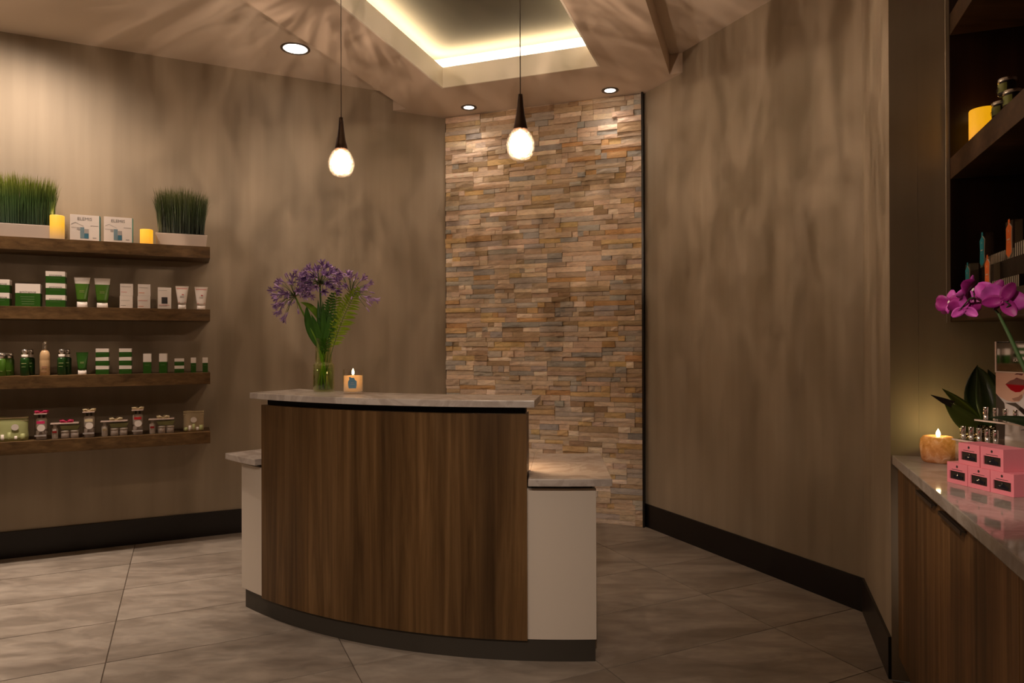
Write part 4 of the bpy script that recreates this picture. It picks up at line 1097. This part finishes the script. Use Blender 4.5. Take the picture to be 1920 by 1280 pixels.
# items at the very top of the frame
t = thing('glass_jar', ut(.77, 3.01, 2.6255), ROT_CAB, 'pale tapered jar on the upper board of the wall unit', 'jar')
b = MB(); b.lathe([(.028, 0), (.034, .01), (.045, .12), (.040, .15)], n=28); b.build('jar_body', M['grey_pic'], t)
b = MB(); b.lathe([(.042, .1505), (.042, .165), (0, .168)], n=28); b.build('lid', M['silver'], t)
t = thing('hanging_ornament', ut(.66, 3.06, 2.72), ROT_CAB, 'small red beaded ornament hanging beside the wall unit', 'ornament')
b = MB(); b.tube([(0, 0, .05), (0, 0, CEIL-2.72-.001)], .0008, n=5); b.build('thread', M['cord'], t)
b = MB()
for k in range(7): a = k*2.4; b.lathe([(0, -.008), (.006, -.005), (.008, 0), (.006, .005), (0, .008)], n=10, cx=.011*cos(a), cy=.011*sin(a)); 
bb = MB()
for k in range(7):
    a = k*2.4
    q = MB(); q.lathe([(0, -.009), (.007, -.005), (.009, 0), (.007, .005), (0, .009)], n=10, cx=.010*cos(a), cy=.010*sin(a))
    bb.add([(x, y, z+.045-.010*k) for x, y, z in q.v], q.f, None, True)
bb.build('beads', M['red'], t)

# tagged bags on a small stepped riser
t = thing('display_riser', ut(.80, 2.64, 1.4925), ROT_CAB, 'dark stepped riser with striped front edges on the wall unit', 'display riser')
# local x = -t direction (to the right), local y = into the unit
b = MB(); b.box(-.384, .75, -.030, .10, 0, .128); b.build('upper_step', M['smoke'], t, bevel=.001)
b = MB(); b.box(-.384, .75, -.085, -.0305, 0, .020); b.build('lower_step', M['smoke'], t, bevel=.001)
def tagged(x, y, z, w, h, mat, label):
    R_ = Matrix.Rotation(ROT_CAB, 4, 'Z'); p = ut(.80, 2.64, 1.4925)+R_ @ Vector((x, y, z))
    t = thing('gift_bag', p, ROT_CAB, label, 'bag', 'clear bags with bright tags on the riser')
    MB().box(-w/2, w/2, -.008, .018, 0, h).build('clear_bag', M['acetate'], t)
    MB().box(-w/2+.002, w/2-.002, -.006, .016, .001, h*.27).build('bag_contents', M['stripe'], t)
    ty = -.0095; tw = w*.36; z0, z1 = h*.08, h*.90
    def sh(a, e): return [(-a*.35, z0-e), (0, z0-.004-e), (a*.35, z0-e), (a, z0+.010), (a*.86, (z0+z1)/2), (a, z1-.010), (a*.35, z1+e), (0, z1+.005+e), (-a*.35, z1+e), (-a, z1-.010), (-a*.86, (z0+z1)/2), (-a, z0+.010)]
    b = MB(); b.plate(sh(tw+.0022, .002), ty, ty+.0012, M['tag_edge']); b.plate(sh(tw, 0), ty-.0008, ty, mat)
    b.box(-tw*.3, tw*.3, ty, ty+.001, z1+.004, h+.006, mat)
    b.build('tag', None, t)
    b = MB(); b.box(-.002, .002, ty-.0014, ty-.0009, z1-.024, z1-.016); b.box(-tw*.5, tw*.5, ty-.0014, ty-.0009, (z0+z1)/2+.002, (z0+z1)/2+.006); b.box(-.0015, .0015, ty-.0014, ty-.0009, (z0+z1)/2-.008, (z0+z1)/2-.004); b.build('print', M['tag_edge'], t)
    return t
tagged(-.345+.042, -.012, .1285, .070, .125, M['tag_teal'], 'clear bag with teal tag on the upper step of the riser')
tagged(-.02, -.012, .1285, .070, .125, M['tag_orange'], 'clear bag with orange tag on the upper step of the riser')
tagged(-.305, -.058, .0205, .065, .125, M['tag_teal'], 'clear bag with teal tag on the lower step, partly behind the orchid')
tagged(-.075, -.058, .0205, .065, .125, M['tag_orange'], 'clear bag with orange tag on the lower step, partly behind the orchid')
def striped(x0, x1, y, z, h, label):
    R_ = Matrix.Rotation(ROT_CAB, 4, 'Z'); p = ut(.80, 2.64, 1.4925)+R_ @ Vector(((x0+x1)/2, y, z))
    t = thing('striped_box', p, ROT_CAB, label, 'box', 'low striped boxes on the riser'); w = x1-x0
    MB().box(-w/2, w/2, -.008, .016, 0, h).build('carton', M['smoke'], t)
    b = MB(); n_ = max(2, int(w/.0165))
    for k in range(n_): xx = -w/2+w*(k+.25)/n_; b.box(xx, xx+w/n_*.5, -.0085, -.008, .002, h-.002)
    b.build('stripes', M['stripe'], t)
striped(-.262, -.062, -.010, .1285, .038, 'low striped box between the upper teal and orange tags')
striped(.022, .26, -.010, .1285, .048, 'low striped box right of the upper orange tag')
striped(-.03, .22, -.058, .0205, .040, 'low striped box on the lower step behind the orchid')

# salt candle
t = thing('salt_candle', ut(.645, 2.985, CZ+.0005), ROT_CAB, 'round pink and orange salt rock candle holder with a lit flame', 'candle')
rnd = random.Random(4); b = MB(); b.lathe([(.050, 0), (.056, .006), (.060, .030), (.061, .060), (.057, .085), (.048, .096), (.030, .098), (.022, .092), (0, .090)], n=36)
b.v = [(x*(1+.03*sin(5*atan2(y, x)+z*40)+rnd.uniform(-.012, .012)), y*(1+.03*sin(5*atan2(y, x)+z*40)), z) for x, y, z in b.v]
b.build('salt_rock', M['salt'], t)
b = MB(); b.lathe([(0, .091), (.005, .096), (.0080, .104), (.0060, .113), (.002, .121), (0, .125)], n=14); b.build('flame', M['flame'], t)
add_light('POINT', 'flame_light', t, (0, 0, .135), .30, (1, .80, .32), size=.006)

# pink boxes
PROT = radians(-78.5)
def pink(x, y, z, label, w=.077, h=.066):
    t = thing('pink_box', (x, y, z), PROT, label, 'box', 'pink boxes stacked on the counter'); d = .085
    # frame around a recessed dark window
    b = MB(); x0, x1, z0, z1 = -w*.38, w*.38, h*.20, h*.60
    b.box(-w/2, w/2, .006, d, 0, h); b.box(-w/2, w/2, 0, .0058, 0, z0); b.box(-w/2, w/2, 0, .0058, z1, h); b.box(-w/2, x0, 0, .0058, z0, z1); b.box(x1, w/2, 0, .0058, z0, z1)
    b.build('carton', M['pink_box'], t)
    b = MB(); b.box(x0, x1, .004, .0056, z0, z1); b.build('window', M['smoke'], t)
    b = MB(); b.lathe([(.016, z0+.003), (.018, z0+.005), (.018, z0+.012), (.005, z0+.015), (.003, z0+.020), (0, z0+.021)], n=14, cx=0, cy=.0); b.v = [(p[0], p[1]*.07+.0026, p[2]) for p in b.v]; b.build('contents', M['gloss_black'], t)
    b = MB(); b.plate([(.0035*cos(k*pi/5), .0042*sin(k*pi/5)) for k in range(10)], -.0006, 0, None, 0, h*.83); b.box(-w*.26, w*.26, -.0005, 0, h*.665, h*.685); b.build('print', M['ink'], t)
    return t
P0 = Vector((1.413, 2.188)); PD = Vector((cos(PROT), sin(PROT)))
for k in range(3):
    q = P0+PD*(.0795*k); pk = pink(q.x, q.y, CZ+.0005, ['left', 'middle', 'right'][k]+' pink box in the lower row beside the marble edge')
for k in range(2):
    q = P0+PD*(.0395+.0815*k)+Vector((.004, .0)); pink(q.x, q.y, CZ+.0670, ['left', 'right'][k]+' pink box on top of the lower row')

# leafy plant in a mercury glass pot
PP = ut(.79, 3.005, CZ+.0005)
t = thing('potted_plant', PP, 0, 'dark broad leaved plant in a sparkling mercury glass pot', 'potted plant')
b = MB(); b.lathe([(.056, 0), (.062, .004), (.067, .06), (.0685, .14), (.0690, .147), (.0655, .147), (.064, .13)], n=40, cap=False); b.lathe([(0, 0), (.056, 0)], n=40, cap=False); b.build('pot', M['mercury'], t)
b = MB(); b.lathe([(0, .128), (.064, .128)], n=24, cap=False); b.build('soil', M['soil'], t)
def pix(px, py, Y): # world point at depth Y seen along a given sight line, worked out once for the leaf tips
    f_ = 1290.; d = fw+rt*((px-960)/f_)-up*((py-640)/f_); return Vector((0, 0, EYE))+d*(Y/d.y)
def P3(*q): return tuple(q)
FACE = (.82, -.57, 0)
def L3(*q): return [pix(*a) for a in q]
LEAVES = [(L3((1842, 800, 2.53), (1812, 800, 2.50), (1768, 748, 2.47)), .034, 'leaf_olive', (.5, -.3, .8)),
          (L3((1845, 800, 2.57), (1815, 765, 2.58), (1766, 728, 2.58)), .020, 'leaf_olive', (.5, -.3, .8)),
          (L3((1852, 800, 2.54), (1868, 745, 2.50), (1832, 686, 2.52)), .042, 'leaf_mid', FACE),
          (L3((1846, 800, 2.58), (1806, 750, 2.60), (1833, 684, 2.60)), .026, 'leaf_dark', FACE),
          (L3((1862, 800, 2.60), (1886, 750, 2.60), (1852, 692, 2.62)), .034, 'leaf_dark', FACE),
          (L3((1860, 800, 2.58), (1895, 760, 2.52), (1930, 770, 2.44)), .030, 'leaf_dark', (.3, -.3, 1))]
for (bs, md, tp), w, mk_, sd_ in LEAVES: broad(None, bs, md, tp, w, M[mk_], side=sd_, org=PP, parent=t, cup=.3)
b = MB(); b.strip([pix(1786, 757, 2.472)-PP, pix(1768, 750, 2.468)-PP, pix(1745, 740, 2.46)-PP], [.013, .010, .0006], (.5, -.3, .8), M['leaf_tip'], cup=.3); b.build('withered_tip', None, t)

# makeup display with printed back panel
DX, DY = 1.655, 2.352
DR = radians(-77)
t = thing('makeup_display', (DX, DY, CZ+.0005), DR, 'clear acrylic makeup stand with a mirror header and a red lips print', 'display stand')
# local x runs towards the camera, local -y faces the aisle
b = MB(); b.box(0, .34, 0, .006, 0, .452); b.build('back_panel', M['smoke'], t, bevel=.0008)
b = MB(); b.box(.003, .34, -.0012, -.0002, .352, .448); b.build('mirror', M['mirror'], t)
b = MB(); b.box(.0, .34, -.004, -.0003, .3475, .3515); b.box(-.003, .0028, -.003, .004, .3475, .452); b.build('acrylic_rail', M['acrylic_edge'], t)
b = MB()
b.box(.0, .34, -.0012, -.0002, .02, .347, M['paper_print'])
b.plate([(0, .10), (.03, .10), (.034, .215), (.03, .245), (0, .275)], -.0020, -.0013, M['hair_print'])
b.plate([(.0, .276), (.006, .270), (.020, .262), (.040, .254), (.062, .251), (.082, .254), (.094, .266), (.1, .285), (.108, .305), (.116, .325), (.122, .347), (0, .347)], -.0024, -.0013, M['skin_print'])
b.plate([(.058, .262), (.066, .255), (.084, .257), (.095, .269), (.094, .280), (.082, .270)], -.0027, -.0024, M['skin_print_dark'])
b.plate([(.036, .309), (.052, .321), (.066, .326), (.076, .333), (.086, .330), (.104, .326), (.104, .309)], -.0030, -.0024, M['lip_print_dark'])
b.plate([(.036, .309), (.104, .309), (.100, .296), (.088, .286), (.072, .284), (.056, .290), (.045, .300)], -.0032, -.0024, M['lip_print'])
b.plate([(.068, .342), (.076, .347), (.1, .347), (.094, .3405), (.082, .343)], -.0030, -.0024, M['lip_print_dark'])
b.plate([(.034, .246), (.070, .236), (.110, .205), (.14, .170), (.14, .190), (.11, .225), (.072, .249)], -.0030, -.0024, M['hair_print'])
b.build('printed_picture', None, t)
lettering('lettering', 'KA', .014, M['white'], t, (.072, -.0018, .385))
b = MB(); b.box(-.012, .34, -.075, -.004, .183, .188); b.box(-.030, .34, -.150, -.004, .118, .123); b.box(-.02, .34, -.15, -.14, 0, .117); b.build('acrylic_shelf', M['acetate'], t)
b = MB(); b.box(-.014, .34, -.0775, -.0752, .183, .188); b.box(-.032, .34, -.1525, -.1502, .118, .123); b.build('shelf_edge', M['acrylic_edge'], t)
Rm = Matrix.Translation((DX, DY, CZ+.0005)) @ Matrix.Rotation(DR, 4, 'Z')
def lipstick(x, y, z, label, h=.043):
    p = Rm @ Vector((x, y, z)); t = thing('lipstick', p, DR, label, 'lipstick', 'chrome lipsticks on the acrylic stand')
    b = MB(); b.lathe([(.0065, 0), (.007, .001), (.007, h*.42)], n=18); b.build('base', M['silver'], t)
    b = MB(); b.lathe([(.0078, h*.425), (.0078, h-.001), (.007, h), (0, h)], n=18); b.build('cap', M['chrome'], t)
    return t
l0 = lipstick(.012, -.058, .1885, 'chrome lipstick at the left end of the upper acrylic shelf')
for k in range(1, 4): dup(l0, Rm @ Vector((.012+.036*k, -.058, .1885)), DR, ['', 'second', 'third', 'fourth'][k]+' chrome lipstick from the left on the upper acrylic shelf')
for k in range(5): dup(l0, Rm @ Vector((-.012+.030*k, -.125, .1235)), DR, ['leftmost', 'second', 'third', 'fourth', 'fifth'][k]+' chrome lipstick on the lower acrylic shelf, behind the pink boxes')

# orchid
OP = Vector((1.335, 1.40, CZ+.0005))
t = thing('potted_orchid', OP, 0, 'magenta orchid arching in front of the wall unit', 'potted plant')
b = MB(); b.lathe([(.05, 0), (.06, .01), (.07, .12), (.066, .12), (.06, .10)], n=32, cap=False); b.lathe([(0, 0), (.05, 0)], n=32, cap=False); b.build('pot', M['white'], t)
b = MB(); b.lathe([(0, .10), (.062, .10)], n=24, cap=False); b.build('soil', M['soil'], t)
OY = 1.66
def OPx(px, py, Y=OY): return pix(px, py, Y)-OP
stem = [Vector((-.01, 0, .10)), OPx(1985, 800, 1.46), OPx(1925, 700, 1.55), OPx(1893, 630, 1.62), OPx(1872, 588, 1.66), OPx(1852, 566, 1.69), OPx(1833, 555, 1.71), OPx(1818, 560, 1.73), OPx(1802, 578, 1.75)]
b = MB(); b.tube(stem, [.006, .005, .0048, .0042, .0032, .0026, .0022, .0018, .0014], n=10); b.build('stem', M['orchid_stem'], t)
def orchid_flower(px, py, Y, s, rotz, tilt, seed, back=False, roll_=0.):
    rnd = random.Random(seed)
    fo = bpy.data.objects.new('flower', None); COL.objects.link(fo); fo.parent = t; fo.location = OPx(px, py, Y)
    fo.rotation_euler = (tilt, roll_, rotz)
    mA, mB = (M['orchid_dark'], M['orchid']) if back else (M['orchid'], M['orchid_dark'])
    def petal(a, L_, w, cup, mat, z0=0.):
        b = MB(); n = 8; d = Vector((cos(a), 0, sin(a)))
        pts = [d*(L_*i/n)+Vector((0, z0-.12*L_*sin(pi*i/n)+.10*L_*(i/n)**2, 0)) for i in range(n+1)]
        ws = [max(.0008, w*sin(pi*min(1, .10+.86*(i/n)))**.6) for i in range(n+1)]
        b.strip(pts, ws, Vector((-sin(a), 0, cos(a))), mat, cup=cup, th=.0006); b.build('petal', mat, fo)
    for a in (90, 215, 325): petal(radians(a+rnd.uniform(-6, 6)), .040*s, .014*s, .25, mB, .004)
    for a in (12, 168): petal(radians(a+rnd.uniform(-8, 8)), .043*s, .023*s, -.22, mA, 0.)
    b = MB(); b.strip([Vector((0, -.002, .004)), Vector((0, -.014*s, -.004)), Vector((0, -.020*s, -.016*s)), Vector((0, -.014*s, -.026*s))], [.004, .008*s, .006*s, .001], (1, 0, 0), mB, cup=.6); b.build('lip', mB, fo)
    b = MB(); b.lathe([(0, 0), (.003, .001), (.0034, .006), (0, .011)], n=10, cy=-.006); b.build('column', M['white'], fo)
    return fo
def bigpetal(c, tip, w, mat, cup=.25, bend=(0, -.01, 0)):
    pass
orchid_flower(1782, 570, 1.78, .92, radians(-62), .1, 1, True)
orchid_flower(1818, 545, 1.74, 1.0, radians(35), .35, 2, True, roll_=.3)
orchid_flower(1808, 577, 1.75, .85, radians(150), -.3, 3, True)
orchid_flower(1880, 562, 1.64, 1.12, radians(160), -.1, 4, False, roll_=-.5)
orchid_flower(1862, 552, 1.67, .95, radians(-30), .3, 5, False, roll_=.5)
b = MB(); b.tube([OPx(1880, 562, 1.64), OPx(1894, 570, 1.63), OPx(1874, 588, 1.655)], .0014, n=6); b.tube([OPx(1820, 545, 1.74), OPx(1826, 552, 1.725), OPx(1836, 556, 1.71)], .0012, n=6); b.tube([OPx(1784, 572, 1.78), OPx(1792, 582, 1.765), OPx(1802, 578, 1.75)], .0012, n=6); b.build('pedicels', M['orchid_stem'], t)
broad(None, OP+Vector((-.01, .01, .10)), Vector((1.26, 1.52, 1.17)), Vector((1.145, 1.655, 1.170)), .030, M['leaf_dark'], side=(.6, .5, .5), org=OP, parent=t, cup=.3)
broad(None, OP+Vector((.01, .02, .10)), Vector((1.36, 1.60, 1.16)), Vector((1.33, 1.80, 1.12)), .032, M['leaf_dark'], side=(1, 0, .2), org=OP, parent=t, cup=.3)
broad(None, OP+Vector((.01, -.01, .10)), Vector((1.42, 1.30, 1.14)), Vector((1.45, 1.16, 1.05)), .032, M['leaf_dark'], side=(1, 0, .2), org=OP, parent=t, cup=.3)

# small prints whose pieces are too fine to pick apart
for o in bpy.data.objects:
    if o.type == 'MESH' and o.name.split('.')[0] in ('printed_picture', 'print', 'print_line', 'stripes', 'lettering', 'tag', 'ribbon_bow'): o['kind'] = 'stuff'
